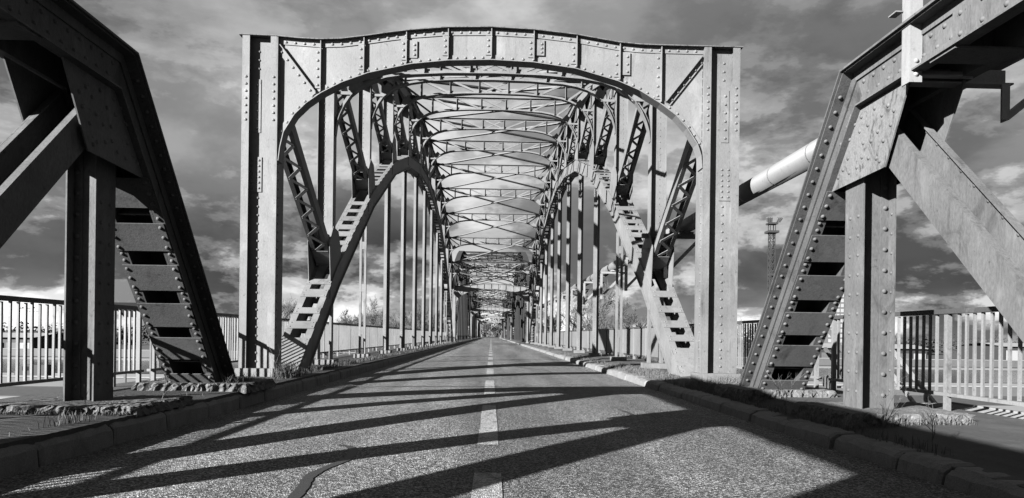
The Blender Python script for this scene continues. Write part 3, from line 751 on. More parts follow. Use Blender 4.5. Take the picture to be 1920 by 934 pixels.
DROP = [(0, 0), (1.19, 0.02), (2.28, 0.09), (2.75, 0.17), (3.1, 0.28), (3.4, 0.44), (3.64, 0.64), (3.80, 0.88), (3.92, 1.14), (4.0, 1.40), (4.03, 1.66)]
def sway_parts(n, w=4.03):
    y = yn(n); b = ZB[n]; top = ZT[n]-0.16; out = []
    cur = [(-x, b-d) for x, d in DROP[::-1]]+[(x, b-d) for x, d in DROP[1:]]
    def off_curve(tab, d):
        o = []
        for i, p in enumerate(tab):
            a = Vector(tab[max(0, i-1)]); c = Vector(tab[min(len(tab)-1, i+1)]); t = (c-a).normalized(); o.append(Vector(p)+Vector((-t.y, t.x))*d)
        return [tuple(q) for q in o]
    def ribbon(g, t0, t1, y0, y1):
        n_ = len(t0); vs = []
        for p, q in zip(t0, t1): vs += [(p[0], y0, p[1]), (p[0], y1, p[1]), (q[0], y1, q[1]), (q[0], y0, q[1])]
        fs = [(0, 1, 2, 3), tuple(4*(n_-1)+k for k in range(4))]
        for i in range(n_-1):
            for k in range(4): fs.append((4*i+k, 4*i+(k+1) % 4, 4*i+4+(k+1) % 4, 4*i+4+k))
        g.add(vs, fs)
    g = G(); ribbon(g, cur, off_curve(cur, 0.014), y-0.10, y+0.10); ribbon(g, off_curve(cur, 0.015), off_curve(cur, 0.10), y-0.012, y+0.012)
    out.append(('curved_flange', g))
    g = G(); g.box(-4.02, 4.02, y-0.10, y+0.10, top, top+0.014); g.box(-4.02, 4.02, y-0.012, y+0.012, top-0.09, top-0.001); out.append(('top_strut', g))
    zt = top-0.05
    def low(x): return b-interp(DROP, abs(x))+0.05
    vx = [0.59, 1.76, 2.93]
    for s_ in (-1, 1):
        for x in vx:
            g = G(); g.box(s_*x-0.04, s_*x+0.04, y-0.028, y-0.014, low(x), zt); g.box(s_*x-0.04, s_*x-0.027, y-0.10, y-0.029, low(x), zt); out.append(('vertical', g))
        for xa, xb in ((2.93, 1.76), (1.76, 0.59)):
            g = G(); g.bar((s_*xa, y+0.03, zt), (s_*xb, y+0.03, low(xb)), 0.05, 0.08, (0, 0, 1)); out.append(('diagonal', g))
        g = G(); g.bar((s_*3.98, y+0.03, zt), (s_*3.0, y+0.03, low(2.95)), 0.05, 0.08); out.append(('diagonal', g))
        g = G(); g.bar((s_*4.0, y+0.03, zt-0.1), (s_*3.55, y+0.03, low(3.55)), 0.05, 0.09); out.append(('corner_strut', g))
        g = G(); g.box(*sorted((s_*3.55, s_*4.03)), y-0.05, y-0.036, low(3.55)-0.10, low(3.55)-0.02); out.append(('corner_strut', g))
        g = G(); g.plate_y(y-0.013, y+0.0135, [(s_*3.35, b-0.28), (s_*3.75, b-0.62), (s_*3.7, b-0.32), (s_*3.5, b-0.12)] if s_ > 0 else [(s_*3.5, b-0.12), (s_*3.7, b-0.32), (s_*3.75, b-0.62), (s_*3.35, b-0.28)]); out.append(('gusset_plate', g))
    for s_ in (-1, 1):
        g = G(); g.bar((s_*0.55, y+0.03+0.02*s_, zt), (-s_*0.55, y+0.03+0.02*s_, low(0.59)), 0.03, 0.07); out.append(('cross_brace', g))
    for x in (-0.59, 0.59, -1.76, 1.76):
        g = G(); g.box(x-0.13, x+0.13, y+0.014, y+0.024, low(x)-0.03, low(x)+0.12); out.append(('gusset_plate', g))
    return out
ORD = ['first', 'second', 'third', 'fourth', 'fifth', 'sixth', 'seventh', 'eighth', 'ninth', 'tenth', 'eleventh']
for n in range(1, NP):
    root = empty('sway_frame', (0, yn(n), ZB[n])); tag(root, ORD[n-1]+' latticed overhead cross frame behind the front portal, spanning between the trusses', 'sway frame', 'overhead cross frames of the front arch span')
    for name, g in sway_parts(n): obj(name, g, 'span_steel', root)
def brace_bars():
    out = []
    for n in range(NP):
        ya, yb = yn(n), yn(n+1); za, zb = ZT[n]-0.22, ZT[n+1]-0.22
        if n == 0: ya += 0.4
        if n == NP-1: yb -= 0.4
        for s_ in (-1, 1):
            g = G(); dz = 0.06 if s_ > 0 else -0.06
            g.bar((-s_*3.95, ya, za+dz), (s_*3.95, yb, zb+dz), 0.20, 0.012); g.bar((-s_*3.95, ya, za+dz+0.05), (s_*3.95, yb, zb+dz+0.05), 0.012, 0.085)
            out.append(('brace', g))
    return out
BR = brace_bars()
root = empty('wind_bracing', (0, P0, 6)); tag(root, 'long crossed bars bracing the top chords of the front arch span', 'bracing')
for name, g in BR: obj(name, g, 'brace_steel', root)

# ------------------------------------------------------------------ the three arch spans beyond
def merged(parts):
    g = G()
    for it in parts:
        g.merge(it[1])
        for s_ in (it[2] if len(it) > 2 else []):
            if s_[0] not in ('rivets', 'bolts'): g.merge(s_[1])
    return g
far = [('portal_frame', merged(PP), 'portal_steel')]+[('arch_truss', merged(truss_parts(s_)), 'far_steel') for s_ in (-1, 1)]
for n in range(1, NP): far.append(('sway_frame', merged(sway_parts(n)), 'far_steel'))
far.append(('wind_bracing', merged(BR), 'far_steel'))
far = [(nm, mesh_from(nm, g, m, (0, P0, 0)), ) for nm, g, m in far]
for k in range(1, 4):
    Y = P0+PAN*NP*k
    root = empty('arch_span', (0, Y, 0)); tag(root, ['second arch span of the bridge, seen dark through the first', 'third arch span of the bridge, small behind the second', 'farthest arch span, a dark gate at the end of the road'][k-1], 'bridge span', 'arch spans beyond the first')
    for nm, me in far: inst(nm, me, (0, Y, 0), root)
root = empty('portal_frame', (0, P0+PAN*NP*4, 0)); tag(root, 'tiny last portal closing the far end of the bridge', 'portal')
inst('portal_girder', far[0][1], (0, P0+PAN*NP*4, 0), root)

# ------------------------------------------------------------------ railings
def mesh_box(name, m, sx, sy, z0, z1):
    g = G(); g.box(-sx/2, sx/2, -sy/2, sy/2, z0, z1); return mesh_from(name, g, m, (0, 0, 0))
bal = mesh_box('baluster', 'rail_steel', 0.026, 0.028, 0.235, 1.125)
post_m = mesh_box('post', 'rail_steel', 0.055, 0.06, FOOT_Z-0.02, 1.13)
def railing(x, y0, y1, posts, label):
    root = empty('railing', (x, y0, FOOT_Z)); tag(root, label, 'railing')
    g = G(); g.box(x-0.045, x+0.045, y0, y1, 1.131, 1.185); obj('top_rail', g, 'rail_top', root)
    g = G(); g.box(x-0.03, x+0.03, y0, y1, 0.195, 0.234); obj('bottom_rail', g, 'rail_steel', root)
    for p in posts: inst('post', post_m, (x, p, 0), root)
    y = y0+0.06
    while y < y1-0.03:
        if all(abs(y-p) > 0.085 for p in posts):
            b_ = inst('baluster', bal, (x+random.uniform(-.004, .004), y+random.uniform(-.006, .006), random.uniform(-.006, .004)), root); b_.rotation_euler = (random.gauss(0, 0.006), 0, random.uniform(-.15, .15))
        y += 0.125
def seq(a, b, st): return [a+st*i for i in range(int((b-a)/st)+1)]
railing(-5.3, 1.0, 10.55, [1.2, 3.25, 5.35, 7.40, 9.75, 10.45], 'black-topped picket railing beside the shadowed left truss')
railing(-5.3, 10.75, 19.6, [10.9, 12.9, 14.9, 16.9, 18.9], 'picket railing on the left beyond the truss end, behind the portal column')
railing(5.2, 1.0, 10.3, [1.5, 3.5, 5.5, 7.62, 9.1, 10.2], 'picket railing beside the sunlit right truss')
railing(5.2, 10.62, 18.6, [10.75, 12.7, 14.7, 16.7], 'picket railing on the right seen between end post and portal column')
def board_fence(x, y0, y1, label, side):
    root = empty('board_fence', (x, y0, FOOT_Z)); tag(root, label, 'fence')
    g = G(); g.box(x-0.05, x+0.05, y0, y1, 1.14, 1.19); obj('top_rail', g, 'rail_top', root)
    g = G(); g.box(x-0.02, x+0.03, y0, y1, 0.15, 0.19); obj('bottom_rail', g, 'rail_top', root)
    far_g = G(); y = y0; k = 0; me = [None]*4
    for i in range(4):
        gb = G(); gb.box(-0.012-0.003*i, 0.012, 0.004, 0.216, 0.2, 1.135); me[i] = mesh_from('board', gb, 'board', (0, 0, 0))
    while y < y1-0.2:
        o_ = random.uniform(-0.004, 0.004)
        if y < 52: inst('board', random.choice(me), (x+o_, y, 0), root)
        else: far_g.box(x-0.013+o_, x+0.012+o_, y+0.004, y+0.216, 0.2, 1.135)
        if k % 9 == 0:
            gp = G(); gp.box(x-0.045, x-0.016 if side < 0 else x+0.045, y-0.03, y+0.03, FOOT_Z-0.02, 1.138)
            if y < 80: obj('post', gp, 'rail_steel', root)
            else: far_g.merge(gp)
        y += 0.22; k += 1
    stuff(obj('board_row', far_g, 'board', root))
def long_railing(x, y0, y1, label):
    root = empty('railing', (x, y0, FOOT_Z)); tag(root, label, 'railing')
    g = G(); g.box(x-0.045, x+0.045, y0, y1, 1.131, 1.185); obj('top_rail', g, 'rail_top', root)
    g = G(); g.box(x-0.03, x+0.03, y0, y1, 0.195, 0.234); obj('bottom_rail', g, 'rail_top', root)
    g = G(); y = y0+0.1; k = 0
    while y < y1:
        p = k % 16 == 0
        if y < 50: inst('post' if p else 'baluster', post_m if p else bal, (x, y, 0), root)
        else: g.box(x-0.013, x+0.013, y-0.014, y+0.014, 0.235, 1.13)
        y += 0.125; k += 1
    stuff(obj('baluster_row', g, 'rail_steel', root))
long_railing(-5.3, 19.7, 255, 'long picket railing receding along the left footway behind the hangers')
board_fence(5.2, 18.7, 255, 'long fence of upright grey boards along the right footway', 1)

# ------------------------------------------------------------------ pipeline and brackets
PX, PZ, PRD = 4.98, 3.70, 0.185
root = empty('pipeline', (PX, 5, PZ)); tag(root, 'fat pale pipe running along the outside of the right truss', 'pipe')
def cyl_y(x, z, r, y0, y1, seg=24): return G().tube([(x, y0, z), (x, y1, z)], r, seg)
obj('pipe', cyl_y(PX, PZ, PRD, 5.2, 72), 'pipe_metal', root, smooth=False)
for o in root.children:
    me = o.data; me.polygons.foreach_set('use_smooth', [len(p.vertices) == 4 for p in me.polygons])
for y in [6.0+1.45*k for k in range(22)]: obj('seam_band', cyl_y(PX, PZ, PRD+0.004, y, y+0.03), 'pipe_metal', root)
for y in (19.9, 30.1, 40.2): 
    obj('flange', cyl_y(PX, PZ, PRD+0.035, y, y+0.08), 'pipe_metal', root)
def bracket(n):
    y = yn(n); white = n > 1; m = 'white_paint'
    root = empty('pipe_bracket', (FAR_X+0.2, y, 3.0)); tag(root, ('dark platform bracket on the first tall post, holding up the pipe' if n == 1 else ORD[n-2]+' white triangular bracket carrying the pipe, counted from the portal'), 'bracket', 'brackets under the pipe')
    xi = FAR_X+0.17
    g = G(); g.box(xi-0.6 if n == 1 else xi, 5.38, y-0.30, y-0.18, 3.36, 3.47) if n == 1 else g.box(xi, 5.38, y-0.24, y-0.18, 3.38, 3.46)
    obj('arm', g, 'mid_grey' if n == 1 else m, root)
    g = G(); g.bar((5.32, y-0.21, 3.36), (xi+0.02, y-0.21, 2.45), 0.06, 0.08, (0, 0, 1)); obj('brace', g, m, root)
    g = G(); g.box(xi-0.03, xi+0.06, y-0.245, y-0.17, 2.35, 3.375); obj('upright', g, m, root)
    g = G(); g.box(PX-0.16, PX+0.16, y-0.29, y-0.1, 3.475, 3.53); obj('saddle', g, 'mid_grey' if n == 1 else m, root)
    if n == 1:
        g = G(); g.box(xi-0.62, xi+0.1, y-0.34, y-0.29, 2.98, 3.10); obj('lower_arm', g, m, root)
for n in range(1, 9): bracket(n)
# near bracket on the right pony truss
root = empty('hanger_bracket', (3.9, 6.2, 3.1)); tag(root, 'white painted bracket bolted over the chord of the right truss, reaching outward', 'bracket')
g = G(); g.box(3.70, 3.715, 5.98, 6.10, 3.13, 4.4); g.box(3.716, 3.815, 5.98, 5.995, 3.13, 4.4); obj('upright', g, 'white_paint', root)
g = G(); g.box(3.83, 4.78, 6.14, 6.26, 3.19, 3.205); g.box(3.83, 4.78, 6.245, 6.26, 3.206, 3.36); obj('lower_arm', g, 'rail_steel', root)
g = G(); g.box(3.82, 4.20, 6.0, 6.07, 3.20, 3.212); g.box(3.82, 4.35, 6.075, 6.09, 3.21, 3.27); obj('knee_strap', g, 'white_paint', root)
g = G(); g.box(3.70, 4.95, 6.0, 6.2, 4.02, 4.06); obj('upper_arm', g, 'rail_steel', root)
g = G(); g.box(4.655, 4.715, 6.12, 6.135, 2.86, 3.185); g.box(4.7155, 4.73, 6.12, 6.22, 2.86, 3.185); obj('drop_bar', g, 'white_paint', root)
g = G(); g.bar((4.74, 6.17, 2.90), (5.35, 6.17, 3.4), 0.05, 0.06); obj('brace', g, 'white_paint', root)
g = G(); g.box(3.63, 3.699, 6.08, 6.2, 3.80, 3.812); obj('clip', g, 'rail_steel', root)
rivets_at([(3.76, 5.98, 3.20), (3.76, 5.98, 3.32), (3.76, 5.98, 3.95)], (0, -1, 0), root, 0.022, 'white_paint')

# ------------------------------------------------------------------ grating walkways and stair outside the railings
def grating(x0, x1, y0, y1, z, label):
    root = empty('grating_walkway', ((x0+x1)/2, y0, z)); tag(root, label, 'walkway')
    g = G(); y = y0
    while y < y1: g.box(x0, x1, y, y+0.008, z-0.03, z); y += 0.045
    stuff(obj('bearing_bars', g, 'white_paint', root))
    g = G(); x = x0
    while x < x1: g.box(x, x+0.012, y0, y1, z-0.034, z-0.004); x += 0.09
    stuff(obj('cross_bars', g, 'white_paint', root))
    g = G(); g.box(x1 if x0 > 0 else x0-0.05, x1+0.05 if x0 > 0 else x0, y0, y1, z-0.16, z+0.02); obj('edge_beam', g, 'white_paint', root)
grating(-6.5, -5.62, 4.5, 9.2, -0.08, 'metal grating walkway outside the left railing')
grating(5.52, 6.45, 4.0, 9.4, -0.05, 'metal grating walkway outside the right railing, striped with shadow')
root = empty('access_stair', (7.0, 9.0, -2)); tag(root, 'steel access stair dropping away outside the right railing', 'stair')
A0, A1 = Vector((6.55, 13.2, 1.1)), Vector((6.55, 4.2, -5.2))
for dx in (0.0, 0.95):
    for dz, nm in ((0.0, 'handrail'), (-0.45, 'mid_rail'), (-1.05, 'stringer')):
        g = G(); g.bar(A0+Vector((dx, 0, dz)), A1+Vector((dx, 0, dz)), 0.05 if nm != 'stringer' else 0.06, 0.06 if nm != 'stringer' else 0.22); obj(nm, g, 'mid_grey' if dx == 0 else 'white_paint', root)
    for k in range(7):
        p = A0.lerp(A1, (k+0.3)/7)+Vector((dx, 0, 0)); g = G(); g.box(p.x-0.03, p.x+0.03, p.y-0.03, p.y+0.03, p.z-1.0, p.z-0.03); obj('baluster', g, 'white_paint', root)
for k in range(30):
    p = A0.lerp(A1, (k+0.5)/30); g = G(); g.box(6.59, 7.46, p.y-0.13, p.y+0.13, p.z-1.1, p.z-1.07); obj('tread', g, 'white_paint', root)

# ------------------------------------------------------------------ background things
def mast(x, y, z0, h, w, label):
    root = empty('floodlight_mast', (x, y, z0)); tag(root, label, 'light mast')
    g = G(); lv = 18
    def c(i, k): f = 1-0.15*i/lv; return (x+(w/2*f)*(1 if k in (0, 3) else -1), y+(w/2*f)*(1 if k < 2 else -1), z0+h*i/lv)
    for k in range(4): g.bar(c(0, k), c(lv, k), 0.22, 0.22, (1, 0, 0))
    obj('legs', g, 'dark_grey', root); g = G()
    for i in range(lv):
        for k in range(4):
            g.bar(c(i, k), c(i+1, (k+1) % 4), 0.16, 0.16); g.bar(c(i+1, k), c(i, (k+1) % 4), 0.16, 0.16)
            if i % 3 == 0: g.bar(c(i, k), c(i, (k+1) % 4), 0.22, 0.22)
    stuff(obj('lattice', g, 'dark_grey', root))
    g = G(); g.box(x-w*0.5, x+w*0.5, y-w*0.5, y+w*0.5, z0+h*0.66, z0+h*0.66+0.8); obj('collar', g, 'dark_grey', root)
    g = G(); r = w*0.95; g.box(x-r, x+r, y-r, y+r, z0+h, z0+h+0.8); obj('platform', g, 'dark_grey', root)
    g = G(); r = w*0.8; g.box(x-r, x+r, y-r, y+r, z0+h+3.2, z0+h+3.8); obj('platform', g, 'dark_grey', root)
    for a in (-1, 1):
        for b in (-1, 1): g = G(); g.box(x+a*w*0.45-0.12, x+a*w*0.45+0.12, y+b*w*0.45-0.12, y+b*w*0.45+0.12, z0+h+0.8, z0+h+3.2); obj('stanchion', g, 'dark_grey', root)
    for k, dx in enumerate((-1.05, -0.75, -0.4, 0.45, 0.75, 1.0)):
        g = G(); g.tube([(x+dx*w, y-w*0.7, z0+h+3.9), (x+dx*w+(0.5 if dx > 0 else -0.5), y-w*1.1, z0+h+5.4)], [0.35, 0.55], 8); obj('lamp_head', g, 'mid_grey', root)
mast(103.5, 250, -6.5, 46.5, 2.1, 'lattice floodlight mast rising beyond the right portal column')
def block(x0, x1, y0, y1, h, cols, rows, label):
    root = empty('tower_block', ((x0+x1)/2, y0, -6.5)); tag(root, label, 'building')
    g = G(); g.box(x0, x1, y0, y1, -6.5, h); obj('wall', g, 'mid_grey', root)
    g = G(); g.box(x0-0.5, x1+0.5, y0-0.5, y1+0.5, h, h+0.8); obj('roof', g, 'dark_grey', root)
    me = None; w = (x1-x0)/cols; d = (h+3)/rows
    g = G(); g.box(-w*0.36, w*0.36, -0.12, 0.05, 0.15*d, 0.85*d); me = mesh_from('window', g, 'pale_wall', (0, 0, 0))
    for i in range(cols):
        for j in range(rows): inst('window', me, (x0+w*(i+0.5), y0, -3+d*j), root)
block(150, 172, 300, 320, 33, 12, 16, 'tall gridded office block glimpsed behind the right end post')
# hopper on the left
root = empty('hopper', (-41.5, 80, -6.5)); tag(root, 'grey steel hopper bin standing above the left railing', 'hopper')
g = G(); g.box(-43.2, -39.6, 78.2, 81.8, 4.0, 6.6); obj('bin', g, 'far_steel', root)
g = G(); g.add([(-43.2, 78.2, 4), (-39.6, 78.2, 4), (-39.6, 81.8, 4), (-43.2, 81.8, 4), (-42, 79.4, 2.4), (-40.8, 79.4, 2.4), (-40.8, 80.6, 2.4), (-42, 80.6, 2.4)], [(0, 1, 5, 4), (1, 2, 6, 5), (2, 3, 7, 6), (3, 0, 4, 7), (4, 5, 6, 7)]); obj('chute', g, 'dark_grey', root)
for a in (-42.9, -39.9):
    for b in (78.5, 81.5): g = G(); g.box(a-0.12, a+0.12, b-0.12, b+0.12, -6.5, 4.0); obj('leg', g, 'mid_grey', root)
def shed(x0, x1, y0, y1, h, bays, label):
    root = empty('shed', ((x0+x1)/2, y0, -6.5)); tag(root, label, 'shed')
    g = G(); g.box(x0, x1, y0, y1, -6.5, h); obj('wall', g, 'dark_grey', root)
    g = G(); ym = (y0+y1)/2; g.add([(x0-1, y0-1, h+0.02), (x1+1, y0-1, h+0.02), (x1+1, ym, h+1.4), (x0-1, ym, h+1.4), (x1+1, y1+1, h+0.02), (x0-1, y1+1, h+0.02)], [(0, 1, 2, 3), (3, 2, 4, 5)]); obj('roof', g, 'pale_wall', root)
    w = (x1-x0)/bays
    for i in range(bays):
        g = G(); g.box(x0+w*(i+0.12), x0+w*(i+0.88), y0-0.25, y0-0.02, -6.3, h-1.5); obj('door', g, 'mid_grey' if i % 4 else 'pale_wall', root)
shed(-170, -135, 205, 225, -1.6, 9, 'long pale-roofed shed far off behind the left railing')
shed(-300, -225, 260, 285, -0.6, 12, 'broad low warehouse at the far left edge behind the railing')
shed(95, 140, 215, 235, -1.8, 9, 'low shed seen far off through the right railing')
shed(200, 270, 260, 285, -1.0, 12, 'wide warehouse far off at the right edge behind the railing')
def lamp(x, y, h, label):
    root = empty('lamp_post', (x, y, -6.5)); tag(root, label, 'lamp post', 'lamp posts on the river land')
    g = G(); g.tube([(x, y, -6.5), (x, y, -6.5+h)], [0.14, 0.08], 8); obj('pole', g, 'dark_grey', root)
    g = G(); g.box(x-1.3, x+1.3, y-0.08, y+0.08, -6.5+h, -6.5+h+0.12); obj('arm', g, 'dark_grey', root)
    for d in (-1.2, 1.2): g = G(); g.box(x+d-0.45, x+d+0.45, y-0.2, y+0.2, -6.5+h+0.12, -6.5+h+0.35); obj('lamp_head', g, 'pale_wall', root)
lamp(-100, 150, 11.8, 'tall twin-headed lamp post nearest the left frame edge behind the railing')
lamp(-83, 140, 10.2, 'shorter twin-headed lamp post seen just left of the dark near post')
lamp(-128, 195, 12.2, 'distant twin-headed lamp post in front of the long pale-roofed shed')
# wall lines along the river land
for k, (x0, x1, y, z1, lab) in enumerate(((-400, -30, 193, -4.6, 'long low wall beyond the river on the left'), (30, 400, 193, -4.6, 'long low wall beyond the river on the right'), (-300, -14, 90, -5.3, 'low dark wall behind the near yard on the left'), (14, 300, 90, -5.3, 'low dark wall behind the near yard on the right'))):
    g = G(); g.box(x0, x1, y, y+0.6, -6.5, z1); g2 = G(); g2.box(x0, x1, y-0.1, y+0.7, z1, z1+0.15)
    root = empty('river_wall', ((x0+x1)/2, y, -6.5)); tag(root, lab, 'wall'); obj('wall_face', g, 'mid_grey', root); obj('coping', g2, 'quay_concrete', root)
def van(x, y, rz, label, m):
    root = empty('parked_van', (x, y, -6.38)); tag(root, label, 'van')
    prof = [(-2.4, 0.35), (-2.4, 1.0), (-1.9, 1.15), (-1.35, 1.95), (2.3, 2.0), (2.4, 0.35)]
    g = G(); n = len(prof)
    vs = [(x+px, y-0.9, -6.38+pz) for px, pz in prof]+[(x+px, y+0.9, -6.38+pz) for px, pz in prof]
    g.add(vs, [tuple(range(n)), tuple(range(2*n-1, n-1, -1))]+[(i, n+i, n+(i+1) % n, (i+1) % n) for i in range(n)]); obj('body', g, m, root)
    for wx in (-1.5, 1.5):
        for wy in (-0.92, 0.72): g = G(); g.tube([(x+wx, y+wy, -6.04), (x+wx, y+wy+0.2, -6.04)], 0.34, 12); obj('wheel', g, 'dark_grey', root)
    g = G(); g.box(x-1.25, x-0.3, y-0.92, y-0.905, -5.25, -4.65); obj('window', g, 'window_glass', root)
van(-68, 104, 0, 'small dark van parked on the pale quay behind the left railing', 'dark_grey')

# bare trees
def tree_geo(seed, h):
    rnd = random.Random(seed); tr, br = G(), G()
    def grow(p, d, L_, r, lvl):
        n = 3; pts = [p]; q = p; dd = d.copy()
        for i in range(n):
            dd = (dd+Vector((rnd.uniform(-1, 1), rnd.uniform(-1, 1), rnd.uniform(-.5, .9)))*0.16).normalized(); q = q+dd*(L_/n); pts.append(q)
        rr = [r*(1-0.42*i/n) for i in range(n+1)]
        rr = [max(q_, 0.032) for q_ in rr]; (tr if lvl == 0 else br).tube(pts, rr, 6 if lvl < 2 else 3, False)
        if lvl >= 6: return
        k = rnd.choice((3, 3, 4)) if lvl < 5 else 3
        for i in range(k):
            f = rnd.uniform(0.45, 1.0) if i else 1.0
            pos = pts[min(n, int(f*n))]; an = rnd.uniform(0, 6.283); sp = rnd.uniform(0.35, 0.85) if i else rnd.uniform(0.1, 0.3)
            a = dd.orthogonal().normalized(); b = dd.cross(a)
            nd = (dd*math.cos(sp)+(a*math.cos(an)+b*math.sin(an))*math.sin(sp)); nd.z += 0.12; nd.normalize()
            grow(pos, nd, L_*rnd.uniform(0.6, 0.8), r*(0.62 if i == 0 else 0.45), lvl+1)
    grow(Vector((0, 0, 0)), Vector((0, 0, 1)), h*0.27, h*0.018, 0)
    return tr, br
TM = []
for sd_ in range(5):
    tr, br = tree_geo(20+sd_, 20.0); TM.append((mesh_from('trunk', tr, 'bark', (0, 0, 0)), mesh_from('crown', br, 'bark', (0, 0, 0))))
def u2x(u, y): return (u-921)/1280*y
TREES = [(412, 170, 0.85, 'small bare tree between the left truss and portal column'), (455, 215, 0.75, 'slight bare tree at the edge of the left portal column'), (528, 190, 1.0, 'bare tree left of the bright ladder chord foot'), (560, 230, 1.0, 'bare tree just behind the left ladder chord'),
         (640, 200, 0.95, 'low bare tree right of the left ladder chord'), (672, 175, 1.0, 'rounded bare tree behind the thin left hanger'), (700, 180, 1.02, 'full bare tree between the first two thick left hangers'), (735, 220, 0.95, 'bare tree behind the second thick left hanger'), (775, 230, 1.1, 'bare tree behind the left row of hangers'), (808, 235, 1.25, 'tallest bare tree of the left row, near the far ladder'),
         (1052, 190, 1.15, 'bare tree far right of the road behind the hangers'), (1078, 200, 1.3, 'tall bare tree behind the right row of hangers'), (1105, 170, 1.2, 'broad bare tree between two thick right hangers'), (1140, 185, 1.1, 'bare tree left of the thin right hanger'), (1165, 165, 1.05, 'bushy bare tree behind the thin right hanger'), (1195, 170, 0.95, 'bare tree beside the right ladder chord'),
         (1300, 190, 0.8, 'low bare tree behind the right ladder chord foot'), (1395, 200, 0.75, 'small bare tree just right of the right portal column'), (1430, 230, 0.75, 'faint bare tree left of the right end post'),
         (850, 420, 1.5, 'distant bare tree left of the road end'), (905, 430, 1.4, 'distant bare tree at the end of the road, left'), (935, 430, 1.4, 'distant bare tree at the end of the road, right'), (985, 420, 1.5, 'distant bare tree right of the road end')]
for k, (u_, y, s_, lab) in enumerate(TREES):
    x = u2x(u_, y); root = empty('bare_tree', (x, y, -6.5)); tag(root, lab, 'tree', 'bare winter trees beyond the bridge')
    rz = Quaternion((0, 0, 1), random.uniform(0, 6.28))
    tm, cm = TM[k % 5]
    a = inst('trunk', tm, (x, y, -6.5), root, rz, (s_, s_, s_)); inst('crown', cm, (x, y, -6.5), root, rz, (s_*1.15, s_*1.15, s_))
# far woods: reads as one mass
def woods(name, segs, label):
    g = G(); rnd = random.Random(5)
    for x0, x1, y, h in segs:
        n = int((x1-x0)/1.6)
        for i in range(n):
            x = x0+(x1-x0)*rnd.random(); yy = y+rnd.uniform(-18, 18); hh = h*rnd.uniform(0.5, 1.0)
            for j in range(14):
                a = rnd.uniform(0, 6.28); rr = rnd.uniform(0.5, 3.2); z = -6.5+hh*rnd.uniform(0.1, 1.0); s_ = rnd.uniform(0.5, 1.3)
                cx, cy = x+math.cos(a)*rr, yy+math.sin(a)*rr
                d = Vector((rnd.uniform(-1, 1), rnd.uniform(-1, 1), rnd.uniform(-1, 1))).normalized()*s_; e = d.orthogonal().normalized()*s_*0.6
                c = Vector((cx, cy, z)); g.add([c+d, c+e, c-d, c-e], [(0, 1, 2, 3)])
    o = obj(name, g, 'dark_grey'); o['kind'] = 'stuff'; o['label'] = label
woods('far_woods', [(-600, -60, 360, 9), (60, 700, 360, 9), (-45, 45, 470, 24), (-45, 45, 480, 22), (-45, 45, 490, 22), (-45, 45, 500, 16), (-700, 700, 520, 14)], 'dark line of distant woods along the horizon')
# approach road beyond the bridge with barriers
g = G(); g.box(-200, 200, 516, 522, -7, 1.5)
for k, (x, lab) in enumerate(((-3.6, 'pale marker post left of the road end'), (3.5, 'pale marker post right of the road end'))):
    root = empty('marker_post', (x, 262.5, 0)); tag(root, lab, 'post'); g = G(); g.box(x-0.12, x+0.12, 262.4, 262.6, -0.3, 1.1); obj('shaft', g, 'white_paint', root)
    g = G(); g.box(x-0.35, x+0.35, 262.2, 262.8, -0.3, 0.05); obj('base', g, 'quay_concrete', root)

# ------------------------------------------------------------------ grass and weeds (uncountable)
def blades(name, zones, label, m='dry_grass'):
    g = G(); rnd = random.Random(11)
    for x0, x1, y0, y1, z, n, h in zones:
        for i in range(n):
            x, y = rnd.uniform(x0, x1), rnd.uniform(y0, y1); a = rnd.uniform(0, 6.28); hh = h*rnd.uniform(0.35, 1.1); le = hh*rnd.uniform(0.2, 0.9); w = rnd.uniform(0.002, 0.005)
            dx, dy_ = math.cos(a), math.sin(a); p = Vector((x, y, foot_z(x)-0.004)); s_ = Vector((-dy_, dx, 0))*w
            m1 = p+Vector((dx*le*0.35, dy_*le*0.35, hh*0.65)); tp = p+Vector((dx*le, dy_*le, hh))
            g.add([p-s_, p+s_, m1+s_*0.7, m1-s_*0.7, tp], [(0, 1, 2, 3), (3, 2, 4)])
    o = obj(name, g, m); o['kind'] = 'stuff'; o['label'] = label
z = FOOT_Z
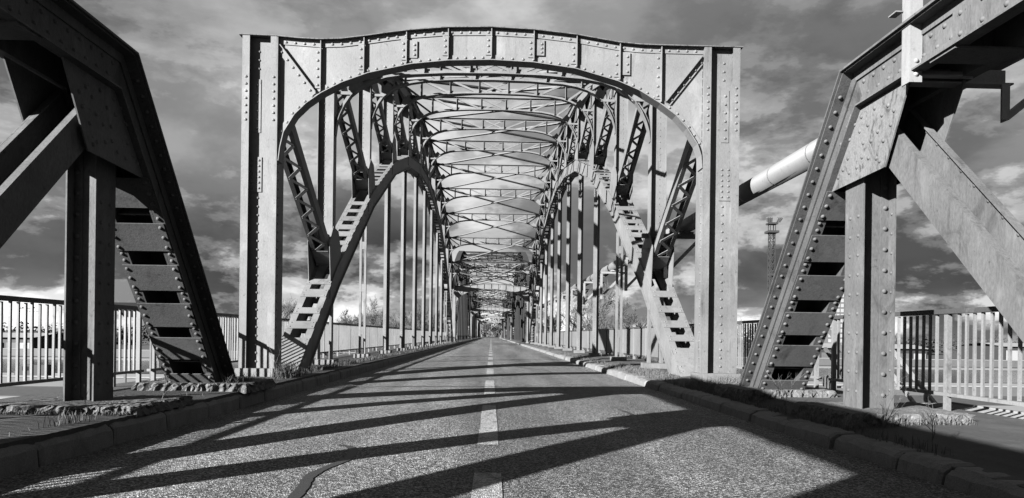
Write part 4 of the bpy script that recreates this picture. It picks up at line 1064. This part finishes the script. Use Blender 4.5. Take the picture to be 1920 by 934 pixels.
zl = [(-3.85, -3.55, 14, 45, z, 5200, 0.13), (-3.85, -3.55, 45, 90, z, 2500, 0.15), (-3.6, -3.4, 9.3, 10.0, z, 350, 0.24), (-3.8, -3.45, 11.9, 12.6, z, 520, 0.30), (-3.7, -3.5, 9.7, 14, z, 400, 0.10), (-4.7, -3.4, 6.42, 6.55, z, 500, 0.05), (-3.6, -3.5, 5.6, 6.2, z, 40, 0.16), (-3.6, -3.5, 3, 9, z, 60, 0.10)]
blades('grass_left', zl, 'dry grass tufts along the left kerb')
zr = [(3.33, 3.85, 13.6, 20, z, 2600, 0.10), (3.35, 3.7, 20, 60, z, 3400, 0.10), (3.4, 4.4, 10.6, 12.15, z, 1500, 0.16), (3.33, 3.5, 5, 13, z, 900, 0.12), (3.4, 3.9, 14.6, 16.5, z, 500, 0.13), (3.5, 4.6, 6.3, 6.48, z, 260, 0.08)]
blades('grass_right', zr, 'dry grass tufts along the right kerb')
def weed(x, y, h, seed, label):
    rnd = random.Random(seed); g = G()
    def st(p, d, L_, r, lv):
        pts = [p]; q = p
        for i in range(4):
            d = (d+Vector((rnd.uniform(-1, 1), rnd.uniform(-1, 1), rnd.uniform(-.3, .4)))*0.22).normalized(); q = q+d*(L_/4); pts.append(q)
        g.tube(pts, [r*(1-0.15*i) for i in range(5)], 3, False)
        if lv < 2:
            for i in range(rnd.choice((2, 3, 4))): st(pts[rnd.choice((1, 2, 3, 4))], (d+Vector((rnd.uniform(-1, 1), rnd.uniform(-1, 1), 0.3))*0.8).normalized(), L_*0.5, r*0.6, lv+1)
    for i in range(rnd.choice((1, 2, 3))): st(Vector((x, y, FOOT_Z)), Vector((rnd.uniform(-.4, .4), rnd.uniform(-.4, .4), 1)).normalized(), h, 0.004, 0)
    tag(obj('weed', g, 'dry_grass'), label, 'weed', 'dry weeds along the footways')
weed(-3.42, 7.2, 0.32, 3, 'dry branching weed right of the left plinth')
weed(-3.45, 6.0, 0.22, 4, 'withered weed lying at the left kerb edge')
weed(-3.7, 12.1, 0.5, 8, 'thin dry stalk against the left portal column')
weed(3.45, 7.9, 0.33, 5, 'dry weed at the right kerb near the end post')
weed(3.45, 5.9, 0.36, 6, 'dry weed in front of the right post plinth')
weed(3.5, 5.3, 0.3, 9, 'dry weed at the foot of the right truss nearest the camera')
